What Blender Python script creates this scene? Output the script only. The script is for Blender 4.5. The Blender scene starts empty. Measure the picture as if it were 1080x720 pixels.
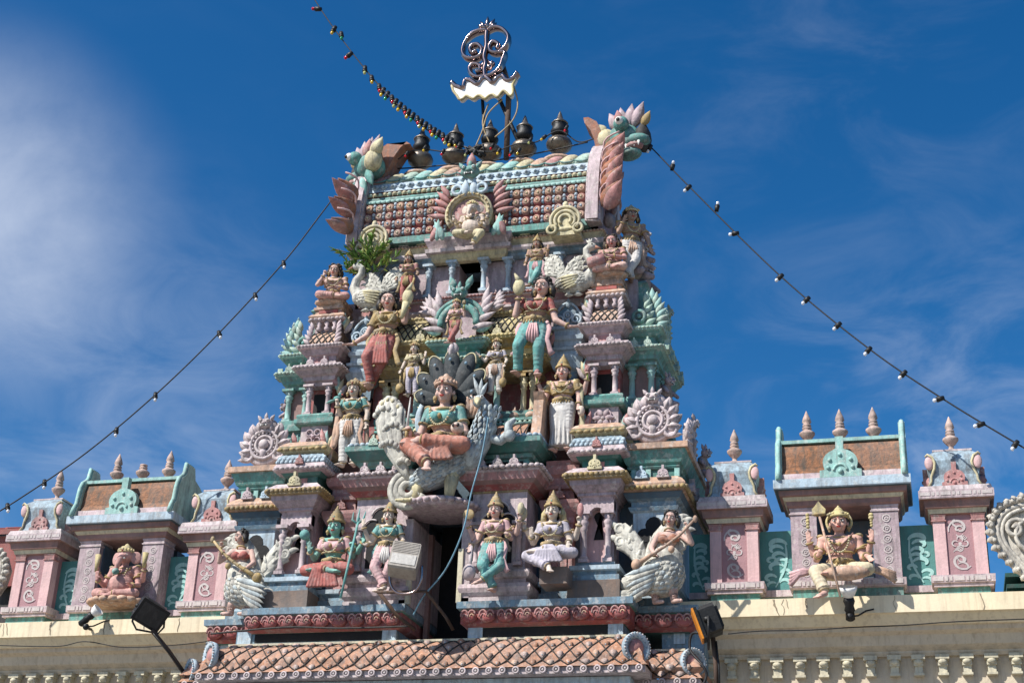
import bpy, math, random
import numpy as np
from mathutils import Vector, Matrix
random.seed(7)
PI = math.pi
sc = bpy.context.scene
COL = sc.collection

# ------------------------------------------------------------------ camera
CAM = Vector((4.5274*20/14, -20.0, 1.6))
YAW, PITCH, ROLL, FPX = math.radians(16.1731), math.radians(24.5387), math.radians(2.4339), 1585.97
FW = Vector((-math.sin(YAW)*math.cos(PITCH), math.cos(YAW)*math.cos(PITCH), math.sin(PITCH)))
R0 = Vector((math.cos(YAW), math.sin(YAW), 0)); U0 = R0.cross(FW)
RT = R0*math.cos(ROLL) + U0*math.sin(ROLL)
UP = -R0*math.sin(ROLL) + U0*math.cos(ROLL)
cd = bpy.data.cameras.new('camera'); cam = bpy.data.objects.new('camera', cd); COL.objects.link(cam)
cam.matrix_world = Matrix(((RT.x, UP.x, -FW.x, CAM.x), (RT.y, UP.y, -FW.y, CAM.y), (RT.z, UP.z, -FW.z, CAM.z), (0, 0, 0, 1)))
cd.sensor_fit = 'HORIZONTAL'; cd.sensor_width = 36; cd.lens = 36*FPX/1080; cd.clip_end = 6000; cd.clip_start = .1
sc.camera = cam
def at(px, py, Y):
    """the point of the plane y = Y seen at a pixel of the 1080 x 720 photograph"""
    d = FW*FPX + RT*(px-540) - UP*(py-360)
    return CAM + d*((Y-CAM.y)/d.y)

# ------------------------------------------------------------------ materials
MATS = {}
def paint(name, col, rough=.72, var=.28, grime=.3, scale=5., bump=.25, metal=0., streak=None, dirt=(.085, .075, .07), white=.0, spec=.35):
    m = bpy.data.materials.new(name); m.use_nodes = True; nt = m.node_tree; N = nt.nodes; L = nt.links
    b = N['Principled BSDF']; b.inputs['Roughness'].default_value = rough; b.inputs['Metallic'].default_value = metal
    b.inputs['Specular IOR Level'].default_value = spec
    g = N.new('ShaderNodeNewGeometry')
    def noise(s, det, zs=1.):
        mp = N.new('ShaderNodeMapping'); mp.inputs['Scale'].default_value = (1, 1, zs)
        L.new(g.outputs['Position'], mp.inputs['Vector'])
        n = N.new('ShaderNodeTexNoise'); n.inputs['Scale'].default_value = s; n.inputs['Detail'].default_value = det
        n.inputs['Roughness'].default_value = .65
        L.new(mp.outputs['Vector'], n.inputs['Vector']); return n
    def ramp(src, a, c, ca=(0, 0, 0, 1), cc=(1, 1, 1, 1)):
        r = N.new('ShaderNodeValToRGB'); r.color_ramp.elements[0].position = a; r.color_ramp.elements[1].position = c
        r.color_ramp.elements[0].color = ca; r.color_ramp.elements[1].color = cc; L.new(src, r.inputs['Fac']); return r
    def mixc(f, a, c):
        x = N.new('ShaderNodeMix'); x.data_type = 'RGBA'
        for s, v in ((0, f), (6, a), (7, c)):
            if hasattr(v, 'links'): L.new(v, x.inputs[s])
            else: x.inputs[s].default_value = v
        return x.outputs[2]
    c = Vector(col)
    lo = tuple(c*(1-var)) + (1,); hi = tuple(min(1., k*(1+var*.5)) for k in col) + (1,)
    n1 = noise(scale, 6); r1 = ramp(n1.outputs['Fac'], .35, .65, lo, hi)
    out = r1.outputs['Color']
    # bleached, chalky patches where the paint has worn
    if white:
        n4 = noise(scale*2.3, 5); r4 = ramp(n4.outputs['Fac'], .55, .6)
        mm = N.new('ShaderNodeMath'); mm.operation = 'MULTIPLY'; mm.inputs[1].default_value = white; L.new(r4.outputs['Color'], mm.inputs[0])
        out = mixc(mm.outputs[0], out, (.62, .58, .52, 1))
    if grime:
        n2 = noise(9., 9, .35); r2 = ramp(n2.outputs['Fac'], .47, .7)
        mm = N.new('ShaderNodeMath'); mm.operation = 'MULTIPLY'; mm.inputs[1].default_value = min(1., grime*1.5); L.new(r2.outputs['Color'], mm.inputs[0])
        out = mixc(mm.outputs[0], out, tuple(dirt)+(1,))
        n5 = noise(19., 9); r5 = ramp(n5.outputs['Fac'], .5, .66)
        mm = N.new('ShaderNodeMath'); mm.operation = 'MULTIPLY'; mm.inputs[1].default_value = min(1., grime*.8); L.new(r5.outputs['Color'], mm.inputs[0])
        out = mixc(mm.outputs[0], out, tuple(dirt)+(1,))
    if grime:
        n6 = noise(16., 5, .07); r6 = ramp(n6.outputs['Fac'], .5, .68)      # rain streaks
        mm = N.new('ShaderNodeMath'); mm.operation = 'MULTIPLY'; mm.inputs[1].default_value = min(.85, .2+grime*.8) if streak is None else streak; L.new(r6.outputs['Color'], mm.inputs[0])
        out = mixc(mm.outputs[0], out, tuple(k*1.3 for k in dirt)+(1,))
        n7 = noise(.9, 3); r7 = ramp(n7.outputs['Fac'], .4, .62)            # uneven fading
        mm = N.new('ShaderNodeMath'); mm.operation = 'MULTIPLY'; mm.inputs[1].default_value = .12; L.new(r7.outputs['Color'], mm.inputs[0])
        out = mixc(mm.outputs[0], out, (.5, .47, .45, 1)) if max(col) > .12 and grime > .1 else out
    L.new(out, b.inputs['Base Color'])
    if bump:
        n3 = noise(26., 8); bp = N.new('ShaderNodeBump'); bp.inputs['Strength'].default_value = min(1., bump*1.4); bp.inputs['Distance'].default_value = .02
        L.new(n3.outputs['Fac'], bp.inputs['Height']); L.new(bp.outputs['Normal'], b.inputs['Normal'])
    MATS[name] = m; return m
P = paint
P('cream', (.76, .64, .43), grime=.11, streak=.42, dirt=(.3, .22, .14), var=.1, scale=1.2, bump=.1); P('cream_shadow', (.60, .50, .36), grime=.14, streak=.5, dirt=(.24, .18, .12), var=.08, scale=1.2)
P('bracket_cream', (.60, .54, .38), grime=.25, var=.12)
P('pink', (.62, .40, .39), grime=.12, var=.1); P('rose', (.43, .20, .185), grime=.38, var=.25, white=.35)
P('mauve', (.43, .325, .345), grime=.42, var=.2, white=.35); P('mauve_light', (.52, .41, .42), grime=.35, var=.15, white=.45)
P('panel_mauve', (.36, .20, .21), grime=.06, var=.08); P('brown_pink', (.28, .15, .13), grime=.25)
P('lilac_stone', (.54, .45, .45), grime=.45, var=.2, white=.35)
P('white_line', (.52, .46, .44), grime=.08, var=.1); P('green_line', (.33, .57, .53), grime=.05, var=.1)
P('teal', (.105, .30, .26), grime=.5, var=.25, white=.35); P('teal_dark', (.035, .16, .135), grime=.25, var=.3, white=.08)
P('panel_teal', (.085, .26, .24), grime=.06, var=.14, scale=2.)
P('teal_light', (.28, .50, .45), grime=.25, var=.15, white=.35); P('green_pale', (.38, .52, .42), grime=.35, var=.2, white=.3)
P('blue', (.165, .275, .35), grime=.4, var=.25, white=.4); P('blue_light', (.42, .53, .60), grime=.3, var=.15, white=.3)
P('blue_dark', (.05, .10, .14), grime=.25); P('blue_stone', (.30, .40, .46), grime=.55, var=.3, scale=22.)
P('lotus_red', (.33, .075, .07), grime=.28, var=.25, white=.22); P('red', (.36, .06, .045), grime=.2)
P('gold', (.40, .28, .11), grime=.45, var=.25, white=.2); P('yellow', (.55, .45, .21), grime=.38, var=.2, white=.2)
P('cream_yellow', (.58, .51, .30), grime=.35, var=.2, white=.2)
P('orange', (.34, .12, .055), grime=.45, var=.3, white=.15); P('tile_orange', (.42, .20, .11), grime=.42, var=.35, scale=16., white=.3)
P('orange_pale', (.53, .33, .22), grime=.42, var=.25, white=.4)
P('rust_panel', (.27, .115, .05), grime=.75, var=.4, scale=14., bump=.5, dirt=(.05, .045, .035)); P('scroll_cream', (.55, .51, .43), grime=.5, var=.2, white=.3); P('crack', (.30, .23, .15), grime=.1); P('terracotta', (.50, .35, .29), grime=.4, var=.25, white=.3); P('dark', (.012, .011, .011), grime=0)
P('black_mould', (.035, .033, .03), grime=.1); P('brick', (.17, .115, .085), grime=.5, var=.3)
P('skin_pink', (.60, .38, .31), grime=.22, var=.15, white=.2); P('skin_rose', (.55, .29, .25), grime=.3, var=.2)
P('skin_cream', (.64, .52, .42), grime=.2, var=.15, white=.15); P('skin_green', (.20, .44, .36), grime=.2, var=.15)
P('skin_brown', (.40, .25, .18), grime=.4, var=.2, white=.2); P('hair', (.018, .016, .015), grime=.1, rough=.55)
P('hair_brown', (.05, .032, .02), grime=.2)
P('cloth_white', (.60, .57, .53), grime=.22, var=.14); P('cloth_lilac', (.46, .42, .48), grime=.22, var=.15, white=.2)
P('cloth_orange', (.46, .17, .11), grime=.3, var=.25, white=.25); P('cloth_teal', (.12, .35, .32), grime=.35, var=.2, white=.2)
P('cloth_red', (.38, .09, .07), grime=.28, var=.2, white=.15); P('cloth_pink', (.60, .36, .36), grime=.2, var=.15, white=.2)
P('skin_peach', (.64, .37, .29), grime=.2, var=.18); P('cloth_yellow', (.62, .52, .34), grime=.15, var=.15, white=.2); P('feather', (.56, .54, .46), grime=.45, var=.25, white=.15)
P('feather_blue', (.46, .52, .52), grime=.5, var=.3, white=.1)
P('snake', (.025, .034, .038), grime=.1, var=.4, white=.06); P('eye_white', (.75, .73, .68), grime=0, bump=0)
P('lips', (.42, .05, .04), grime=0, bump=0)
P('bronze', (.17, .14, .105), rough=.36, metal=.7, grime=.3, var=.35, scale=9., bump=.3); P('black_metal', (.012, .012, .012), rough=.5, grime=0)
P('rust_metal', (.09, .05, .03), rough=.8, grime=.4, var=.4); P('steel', (.34, .26, .25), rough=.2, metal=1., grime=.05, bump=0, var=.1)  # steel: brownish base stands in for dark ground reflected in the sign
P('mirror', (.85, .83, .8), rough=.08, metal=1., grime=0, bump=0, var=.02); P('lamp_grey', (.36, .32, .27), rough=.5, grime=.15, var=.1)
P('lamp_lens', (.55, .52, .47), rough=.25, grime=.1, var=.1); P('lamp_orange', (.75, .26, .02), rough=.4, grime=.05, var=.1)
P('cable', (.012, .012, .014), rough=.6, grime=0); P('wire_blue', (.16, .30, .38), rough=.5, grime=0); P('wire_tan', (.36, .26, .13), rough=.6, grime=0)
P('bulb_red', (.55, .01, .02), rough=.12, grime=0, bump=0); P('bulb_yellow', (.65, .42, .03), rough=.12, grime=0, bump=0)
P('bulb_green', (.03, .32, .14), rough=.12, grime=0, bump=0); P('bulb_olive', (.40, .42, .16), rough=.12, grime=0, bump=0)
P('white_glare_and_enamel', (.82, .80, .76), rough=.25, grime=.1, var=.05)  # white of the banner's painted sun reflection, also coats the spot lamp cups
P('leaf', (.12, .24, .035), grime=.1, var=.4, scale=14., bump=0); P('leaf_light', (.32, .38, .08), grime=.1, var=.3, bump=0); P('stem', (.10, .07, .04))
P('ground', (.20, .19, .17), grime=.3); P('roof_red', (.25, .04, .03), grime=.3, var=.2); P('roof_green', (.02, .09, .07), grime=.3)
P('shutter', (.72, .74, .74), grime=.1, var=.1)
gm = bpy.data.materials.new('bulb_clear'); gm.use_nodes = True; b = gm.node_tree.nodes['Principled BSDF']
b.inputs['Base Color'].default_value = (.95, .96, 1, 1); b.inputs['Transmission Weight'].default_value = .35; b.inputs['Roughness'].default_value = .08
b.inputs['IOR'].default_value = 1.45; MATS['bulb_clear'] = gm

# ------------------------------------------------------------------ mesh builder
_sph = {}
def _sphere(nu, nv):
    if (nu, nv) not in _sph:
        v = [(0, 0, 1)]; f = []
        for j in range(1, nv):
            t = PI*j/nv
            for i in range(nu):
                p = 2*PI*i/nu; v.append((math.sin(t)*math.cos(p), math.sin(t)*math.sin(p), math.cos(t)))
        v.append((0, 0, -1)); n = len(v)-1
        for i in range(nu):
            k = (i+1) % nu
            f.append((0, 1+i, 1+k))
            for j in range(nv-2): a = 1+j*nu; f.append((a+i, a+nu+i, a+nu+k, a+k))
            a = 1+(nv-2)*nu; f.append((a+i, n, a+k))
        _sph[(nu, nv)] = (v, f)
    return _sph[(nu, nv)]
class MB:
    def __init__(s, mat='mauve'):
        s.v = []; s.f = []; s.mi = []; s.sm = []; s.names = []; s.T = None; s.m(mat)
    def m(s, name):
        if name not in s.names: s.names.append(name)
        s.c = s.names.index(name); return s
    def add(s, vs, fs, smooth=False):
        o = len(s.v)
        if s.T is not None: vs = [tuple(s.T @ Vector(p)) for p in vs]
        s.v.extend([tuple(p) for p in vs]); s.f.extend([tuple(i+o for i in f) for f in fs])
        s.mi.extend([s.c]*len(fs)); s.sm.extend([smooth]*len(fs)); return s
    def box(s, x0, x1, y0, y1, z0, z1):
        return s.add([(x0, y0, z0), (x1, y0, z0), (x1, y1, z0), (x0, y1, z0), (x0, y0, z1), (x1, y0, z1), (x1, y1, z1), (x0, y1, z1)],
                     [(0, 3, 2, 1), (4, 5, 6, 7), (0, 1, 5, 4), (1, 2, 6, 5), (2, 3, 7, 6), (3, 0, 4, 7)])
    def stack(s, x0, x1, yf, yb, prof):
        """moulded block: prof = [(z, out[, material])], straight lines between"""
        vs = []
        for p in prof:
            z, o = p[0], p[1]; vs += [(x0-o, yf-o, z), (x1+o, yf-o, z), (x1+o, yb, z), (x0-o, yb, z)]
        off = len(s.v)
        if s.T is not None: vs = [tuple(s.T @ Vector(p)) for p in vs]
        s.v.extend(vs)
        def fa(f): s.f.append(tuple(i+off for i in f)); s.mi.append(s.c); s.sm.append(False)
        fa((0, 3, 2, 1))
        for k in range(1, len(prof)):
            if len(prof[k]) > 2: s.m(prof[k][2])
            a = 4*(k-1); b = 4*k
            for i in range(4): j = (i+1) % 4; fa((a+i, a+j, b+j, b+i))
        n = 4*(len(prof)-1); fa((n, n+1, n+2, n+3)); return s
    def ell(s, c, r, nu=10, nv=6, rot=None):
        v, f = _sphere(nu, nv); c = Vector(c)
        if isinstance(r, (int, float)): r = (r, r, r)
        if rot is None: vs = [(c.x+a*r[0], c.y+b*r[1], c.z+d*r[2]) for a, b, d in v]
        else: vs = [tuple(c + rot @ Vector((a*r[0], b*r[1], d*r[2]))) for a, b, d in v]
        return s.add(vs, f, True)
    def beads(s, x0, x1, yf, yb, z, o, r, sp, stretch=1., sides=True, rz=None):
        rz = rz or r
        n = max(2, int(round((x1-x0+2*o)/sp)))
        for i in range(n):
            s.ell((x0-o+(i+.5)*(x1-x0+2*o)/n, yf-o, z), (r*stretch, r, rz), 6, 4)
        if sides:
            n = max(1, int(round((yb-yf+o)/sp)))
            for xx in (x0-o, x1+o):
                for i in range(n): s.ell((xx, yf-o+(i+.5)*(yb-yf+o)/n, z), (r, r*stretch, rz), 6, 4)
        return s
    def lathe(s, c, prof, n=12, axis='z', sx=1.):
        c = Vector(c); vs = []; fs = []
        for r, h in prof:
            for i in range(n):
                a = 2*PI*i/n
                q = Vector((r*math.cos(a), r*math.sin(a)*sx, h))
                if axis == 'y': q = Vector((q.x, -h, q.y))
                vs.append(tuple(c+q))
        for k in range(len(prof)-1):
            for i in range(n): j = (i+1) % n; fs.append((k*n+i, k*n+j, (k+1)*n+j, (k+1)*n+i))
        fs.append(tuple(range(n))[::-1]); fs.append(tuple((len(prof)-1)*n+i for i in range(n)))
        return s.add(vs, fs, True)
    def cone(s, a, b, r0, r1, n=8):
        a = Vector(a); b = Vector(b); d = (b-a)
        if d.length < 1e-6: return s
        d.normalize(); u = d.orthogonal().normalized(); w = d.cross(u)
        vs = []
        for p, r in ((a, r0), (b, r1)):
            for i in range(n): t = 2*PI*i/n; vs.append(tuple(p+u*(r*math.cos(t))+w*(r*math.sin(t))))
        fs = [(i, (i+1) % n, n+(i+1) % n, n+i) for i in range(n)]
        fs += [tuple(range(n))[::-1], tuple(range(n, 2*n))]
        return s.add(vs, fs, True)
    def rcone(s, a, b, r0, r1, n=10):
        s.cone(a, b, r0, r1, n); s.ell(a, r0, n, 6); return s.ell(b, r1, n, 6)
    def tube(s, pts, r, n=8, flat=1., closed=False):
        pts = [Vector(p) for p in pts]; k = len(pts)
        rr = r if isinstance(r, (list, tuple)) else [r]*k
        vs = []; fs = []; prev = None
        for i, p in enumerate(pts):
            if closed: t = pts[(i+1) % k]-pts[i-1]
            else: t = pts[min(i+1, k-1)]-pts[max(i-1, 0)]
            t.normalize()
            if prev is None:
                ref = Vector((0, 1, 0)) if abs(t.y) < .9 else Vector((1, 0, 0))
                u = (ref-t*ref.dot(t)).normalized()
            else: u = (prev-t*prev.dot(t)).normalized()
            prev = u; w = t.cross(u)
            for j in range(n):
                a = 2*PI*j/n; vs.append(tuple(p+u*(rr[i]*flat*math.cos(a))+w*(rr[i]*math.sin(a))))
        m = k if closed else k-1
        for i in range(m):
            for j in range(n):
                q = (i+1) % k; fs.append((i*n+j, i*n+(j+1) % n, q*n+(j+1) % n, q*n+j))
        if not closed: fs += [tuple(range(n))[::-1], tuple((k-1)*n+j for j in range(n))]
        return s.add(vs, fs, True)
    def prism(s, poly, y0, y1, smooth=False):
        """outline in (x, z) given thickness from y0 (front) to y1"""
        n = len(poly); vs = [(x, y0, z) for x, z in poly]+[(x, y1, z) for x, z in poly]
        fs = [tuple(range(n)), tuple(range(2*n-1, n-1, -1))]+[(i, n+i, n+(i+1) % n, (i+1) % n) for i in range(n)]
        return s.add(vs, fs, smooth)
    def ring(s, c, R, r, a0=0, a1=360, n=24, flat=1., sz=1.):
        full = abs(a1-a0) >= 360
        k = n if full else n+1
        pts = [(c[0]+R*math.cos(math.radians(a0+(a1-a0)*i/n)), c[1], c[2]+R*sz*math.sin(math.radians(a0+(a1-a0)*i/n))) for i in range(k)]
        return s.tube(pts, r, 6, flat, closed=full)
    def petal(s, c, ang, L, w, t=.03, nu=8, bend=0.):
        """a pointed leaf in the x-z plane starting at c, heading to ang degrees"""
        pts = []; x, z = c[0], c[2]
        for k in range(7):
            a = math.radians(ang+bend*k/6); pts.append((x, c[1], z)); x += L/6*math.cos(a); z += L/6*math.sin(a)
        return s.tube(pts, [w*.5*q for q in (.3, .75, 1, .98, .78, .42, .05)], nu, flat=t/(w*.5))
    def leaf(s, c, d, side, L, w, t, curl=0.):
        """pointed leaf in space: d its direction, side its broad direction; the tip curls towards curl*side x d"""
        d = Vector(d).normalized(); side = Vector(side); side = (side-d*side.dot(d)).normalized(); nrm = d.cross(side)
        q = (.35, .8, 1, .95, .72, .4, .04); vs = []; n = 10
        for k, r in enumerate(q):
            f = k/6; p = Vector(c)+d*(L*f)+nrm*(curl*L*f*f)
            for j in range(n): a = 2*PI*j/n; vs.append(tuple(p+side*(w*.5*r*math.cos(a))+nrm*(t*r*math.sin(a))))
        fs = [(k*n+j, k*n+(j+1) % n, (k+1)*n+(j+1) % n, (k+1)*n+j) for k in range(6) for j in range(n)]+[tuple(range(n))[::-1], tuple(6*n+j for j in range(n))]
        return s.add(vs, fs, True)
    def build(s, name, parent=None, loc=None, remesh=0, smoothn=0):
        me = bpy.data.meshes.new(name); me.from_pydata(s.v, [], s.f)
        for n in s.names: me.materials.append(MATS[n])
        me.polygons.foreach_set('material_index', s.mi); me.polygons.foreach_set('use_smooth', s.sm); me.update()
        o = bpy.data.objects.new(name, me); COL.objects.link(o)
        if remesh:
            md = o.modifiers.new('r', 'REMESH'); md.mode = 'VOXEL'; md.voxel_size = remesh; md.use_smooth_shade = True
            if smoothn: sm = o.modifiers.new('s', 'SMOOTH'); sm.iterations = smoothn; sm.factor = .5
            dg = bpy.context.evaluated_depsgraph_get(); me2 = bpy.data.meshes.new_from_object(o.evaluated_get(dg))
            o.modifiers.clear(); o.data = me2; bpy.data.meshes.remove(me)
            me2.materials.clear(); me2.materials.append(MATS[s.names[0]]); me2.name = name
            me2.polygons.foreach_set('material_index', [0]*len(me2.polygons)); me2.update()
        if parent is not None: o.parent = parent
        if loc is not None: o.location = loc
        return o
def tag(o, label=None, cat=None, group=None, kind=None):
    for k, v in (('label', label), ('category', cat), ('group', group), ('kind', kind)):
        if v: o[k] = v
    return o
def thing(name, label, cat, loc=(0, 0, 0), group=None):
    o = bpy.data.objects.new(name, None); COL.objects.link(o); o.location = loc; o.empty_display_size = .2
    return tag(o, label, cat, group)
def copy_tree(o, parent=None):
    c = o.copy(); COL.objects.link(c); c.parent = parent
    for ch in [x for x in bpy.data.objects if x.parent == o]: copy_tree(ch, c)
    return c
def T(x, y, z, rz=0, s=1, rx=0, ry=0, mir=False):
    M = Matrix.Translation((x, y, z)) @ Matrix.Rotation(rz, 4, 'Z') @ Matrix.Rotation(ry, 4, 'Y') @ Matrix.Rotation(rx, 4, 'X')
    S = Matrix.Scale(s, 4)
    if mir: S = S @ Matrix.Scale(-1, 4, (1, 0, 0))
    return M @ S
def arc(cx, cz, r, a0, a1, n=10, rz=None):
    rz = rz or r
    return [(cx+r*math.cos(math.radians(a0+(a1-a0)*i/n)), cz+rz*math.sin(math.radians(a0+(a1-a0)*i/n))) for i in range(n+1)]
#@@ORN
def catmull(pts, n=10):
    P_ = [pts[0]]+list(pts)+[pts[-1]]; out = []
    for i in range(1, len(P_)-2):
        a, b, c, d = P_[i-1], P_[i], P_[i+1], P_[i+2]
        for k in range(n):
            t = k/n; out.append(.5*((2*b)+(c-a)*t+(2*a-5*b+4*c-d)*t*t+(3*b-a-3*c+d)*t**3))
    out.append(pts[-1]); return out
# ------------------------------------------------------------------ ornaments
def colonnette(mb, x, y, z0, z1, r, mat='mauve_light', cap=None):
    h = z1-z0; mb.m(mat)
    mb.box(x-r*1.5, x+r*1.5, y-r*1.5, y+r*1.5, z0, z0+h*.07)
    mb.lathe((x, y, z0), [(r*1.3, h*.07), (r*1.35, h*.11), (r*.95, h*.14), (r*1.0, h*.3), (r*.85, h*.62), (r*1.25, h*.65), (r*.9, h*.69),
                          (r*1.3, h*.74), (r*1.5, h*.79), (r*1.0, h*.84), (r*1.8, h*.93)], 12)
    if cap: mb.m(cap)
    mb.box(x-r*2.1, x+r*2.1, y-r*2.1, y+r*2.1, z0+h*.93, z1)
def finial(mb, x, y, z, h, mat='terracotta', broken=False):
    mb.m(mat); w = h*.2
    pr = [(w*.95, 0), (w*1.0, h*.03), (w*.35, h*.07), (w*.3, h*.16), (w*.62, h*.22), (w*1.0, h*.32), (w*1.02, h*.37), (w*.7, h*.42), (w*.4, h*.45),
          (w*.62, h*.48), (w*.62, h*.51), (w*.36, h*.53), (w*.58, h*.56), (w*.55, h*.6)]
    if not broken: pr += [(w*.38, h*.62), (w*.62, h*.68), (w*.5, h*.78), (w*.2, h*.92), (.004, h)]
    mb.box(x-w*1.1, x+w*1.1, y-w*1.1, y+w*1.1, z-.04, z+.003)
    mb.lathe((x, y, z), pr, 16)
def kudu(mb, x, y, z, s, mat, dots=True):
    """small horseshoe gable ornament with a tongue and round studs"""
    mb.m(mat)
    o = [(-.5, 0), (-.5, .18), (-.38, .2)] + [(.42*math.cos(math.radians(a)), .38+.34*math.sin(math.radians(a))) for a in range(200, 105, -12)]
    o += [(-.09, .74), (-.1, 1.05)] + [(.1, 1.05), (.09, .74)] + [(.42*math.cos(math.radians(a)), .38+.34*math.sin(math.radians(a))) for a in range(76, -22, -12)]
    o += [(.38, .2), (.5, .18), (.5, 0)]
    o = o[::-1]
    mb.prism([(x+a*s, z+b*s) for a, b in o][::-1], y-.05*s-.02, y+.05)
    mb.ring((x, y-.05*s-.02, z+.16*s), .16*s, .035*s, 0, 180, 12)
    if dots:
        for a in (90, 30, 150, 0, 180): mb.ell((x+.29*s*math.cos(math.radians(a)), y-.05*s-.02, z+(.3+.27*math.sin(math.radians(a)))*s-.06*s*(a in (0, 180))), .055*s, 8, 5)
        mb.ell((x, y-.05*s-.02, z+.14*s), .07*s, 8, 5)
def medallion(mb, x, y, z, R, mat='lilac_stone', mat2=None, face=True, petals=11):
    """leafy horseshoe gable: petals round a boss with a lion mask on top; R = overall half width"""
    mb.m(mat)
    mb.lathe((x, y+.06, z), [(R*.84, 0), (R*.84, .05), (R*.76, .08)], 24, 'y')
    mb.ring((x, y-.03, z), R*.56, R*.075, 0, 360, 28); mb.ring((x, y-.03, z), R*.34, R*.06, 0, 360, 22)
    for i in range(18):
        a = 2*PI*i/18; mb.ell((x+R*.45*math.cos(a), y-.04, z+R*.45*math.sin(a)), R*.045, 6, 4)
    for i in range(petals):
        a = -25+230*i/(petals-1); c = (x+R*.55*math.cos(math.radians(a)), y-.01, z+R*.55*math.sin(math.radians(a)))
        tw = 22 if a < 90 else -22
        if abs(a-90) < 8: tw = 0
        mb.petal(c, a+tw*.4, R*.54, R*.42, R*.13, bend=tw*1.8); mb.petal((c[0], y-.045, c[2]), a+tw*.4, R*.42, R*.12, R*.1, bend=tw*1.6)
    for sx in (-1, 1):
        mb.ring((x+sx*R*.62, y-.02, z-R*.42), R*.2, R*.08, 0, 360, 14); mb.petal((x+sx*R*.5, y, z-R*.55), 0 if sx > 0 else 180, R*.55, R*.24, R*.12)
    mb.petal((x, y-.03, z-R*.1), 270, R*.5, R*.3, R*.12)
    if mat2: mb.m(mat2)
    mb.ell((x, y-.05, z), (R*.2, R*.14, R*.2), 12, 8)
    mb.m(mat)
    if face: lion_face(mb, x, y-.06, z+R*.82, R*.36, mat)
def lion_face(mb, x, y, z, s, mat, eye='eye_white'):
    mb.m(mat); mb.ell((x, y, z), (s*.8, s*.5, s*.55), 12, 8)
    mb.ell((x, y-s*.45, z-s*.1), (s*.28, s*.25, s*.2), 8, 6)
    for sx in (-1, 1):
        mb.ell((x+sx*s*.4, y-s*.4, z+s*.2), (s*.22, s*.2, s*.22), 8, 6); mb.petal((x+sx*s*.5, y, z+s*.3), 90-sx*35, s*.8, s*.4, s*.2)
        mb.m(eye).ell((x+sx*s*.4, y-s*.55, z+s*.18), s*.11, 8, 5).m('hair').ell((x+sx*s*.4, y-s*.64, z+s*.17), s*.05, 6, 4)
        mb.m(eye).cone((x+sx*s*.3, y-s*.5, z-s*.3), (x+sx*s*.3, y-s*.5, z-s*.5), s*.06, .001, 6); mb.m(mat)
    mb.petal((x, y, z+s*.35), 90, s*.9, s*.4, s*.2)
    mb.m('hair').ell((x, y-s*.3, z-s*.3), (s*.4, s*.22, s*.08), 8, 5).m(mat)
    for k in range(-2, 3): mb.m(eye).box(x+k*s*.14-s*.04, x+k*s*.14+s*.04, y-s*.54, y-s*.5, z-s*.36, z-s*.26)
    mb.m(mat)
def scroll_kudu(mb, x, y, z, s, mat, back=None):
    """scrolled gable plaque, s = half width, z = foot"""
    mb.m(back or mat)
    mb.prism([(x+a, z+b) for a, b in [(-s*.95, 0)]+[(-.95*s, .25*s), (-.7*s, .9*s), (-.3*s, 1.35*s), (0, 1.65*s), (.3*s, 1.35*s), (.7*s, .9*s), (.95*s, .25*s), (.95*s, 0)]], y-.03, y+.08)
    mb.m(mat)
    for sx in (-1, 1):
        pts = []
        for i in range(22):
            t = i/21; a = math.radians(-60+t*520); r = s*(.36-.28*t)
            pts.append((x+sx*(s*.52+r*math.cos(a)), y-.06, z+s*.42+r*math.sin(a)))
        mb.tube(pts, [s*(.1-.05*i/21) for i in range(22)], 6)
        mb.tube([(x+sx*s*(.95-.9*t), y-.06, z+s*(.55+1.0*math.sin(t*PI/2)**1.0)) for t in [k/8 for k in range(9)]], s*.09, 6)
        mb.petal((x+sx*s*.75, y-.03, z+s*.8), 90-sx*40, s*.5, s*.22, s*.1)
    mb.ring((x, y-.06, z+.72*s), s*.26, s*.08, 0, 360, 16); mb.ring((x, y-.07, z+.72*s), s*.1, s*.06, 0, 360, 10)
    mb.petal((x, y-.05, z+1.25*s), 90, s*.7, s*.36, s*.14); mb.petal((x, y-.07, z+.1*s), 90, s*.45, s*.3, s*.12)
RB = [0]
def ribbon(mb, pts, w, y, taper=True):
    """flat painted stroke on a wall facing -y"""
    n = len(pts); vs = []; RB[0] = (RB[0]+1) % 14; y = y-.0005*RB[0]
    for i, (x, z) in enumerate(pts):
        x0, z0 = pts[max(0, i-1)]; x1, z1 = pts[min(n-1, i+1)]; dx, dz = x1-x0, z1-z0; l = math.hypot(dx, dz) or 1
        ww = w*(.35+.65*math.sin(PI*min(1, (i+.6)/n)) if taper else 1)*.5
        vs += [(x-dz/l*ww, y, z+dx/l*ww), (x+dz/l*ww, y, z-dx/l*ww)]
    return mb.add(vs, [(2*i, 2*i+1, 2*i+3, 2*i+2) for i in range(n-1)])
def spiral(cx, cz, r, a0, turns, sgn=1, n=18, r1=.1):
    return [(cx+r*(1-(1-r1)*i/n)*math.cos(a0+sgn*turns*2*PI*i/n), cz+r*(1-(1-r1)*i/n)*math.sin(a0+sgn*turns*2*PI*i/n)) for i in range(n+1)]
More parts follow.
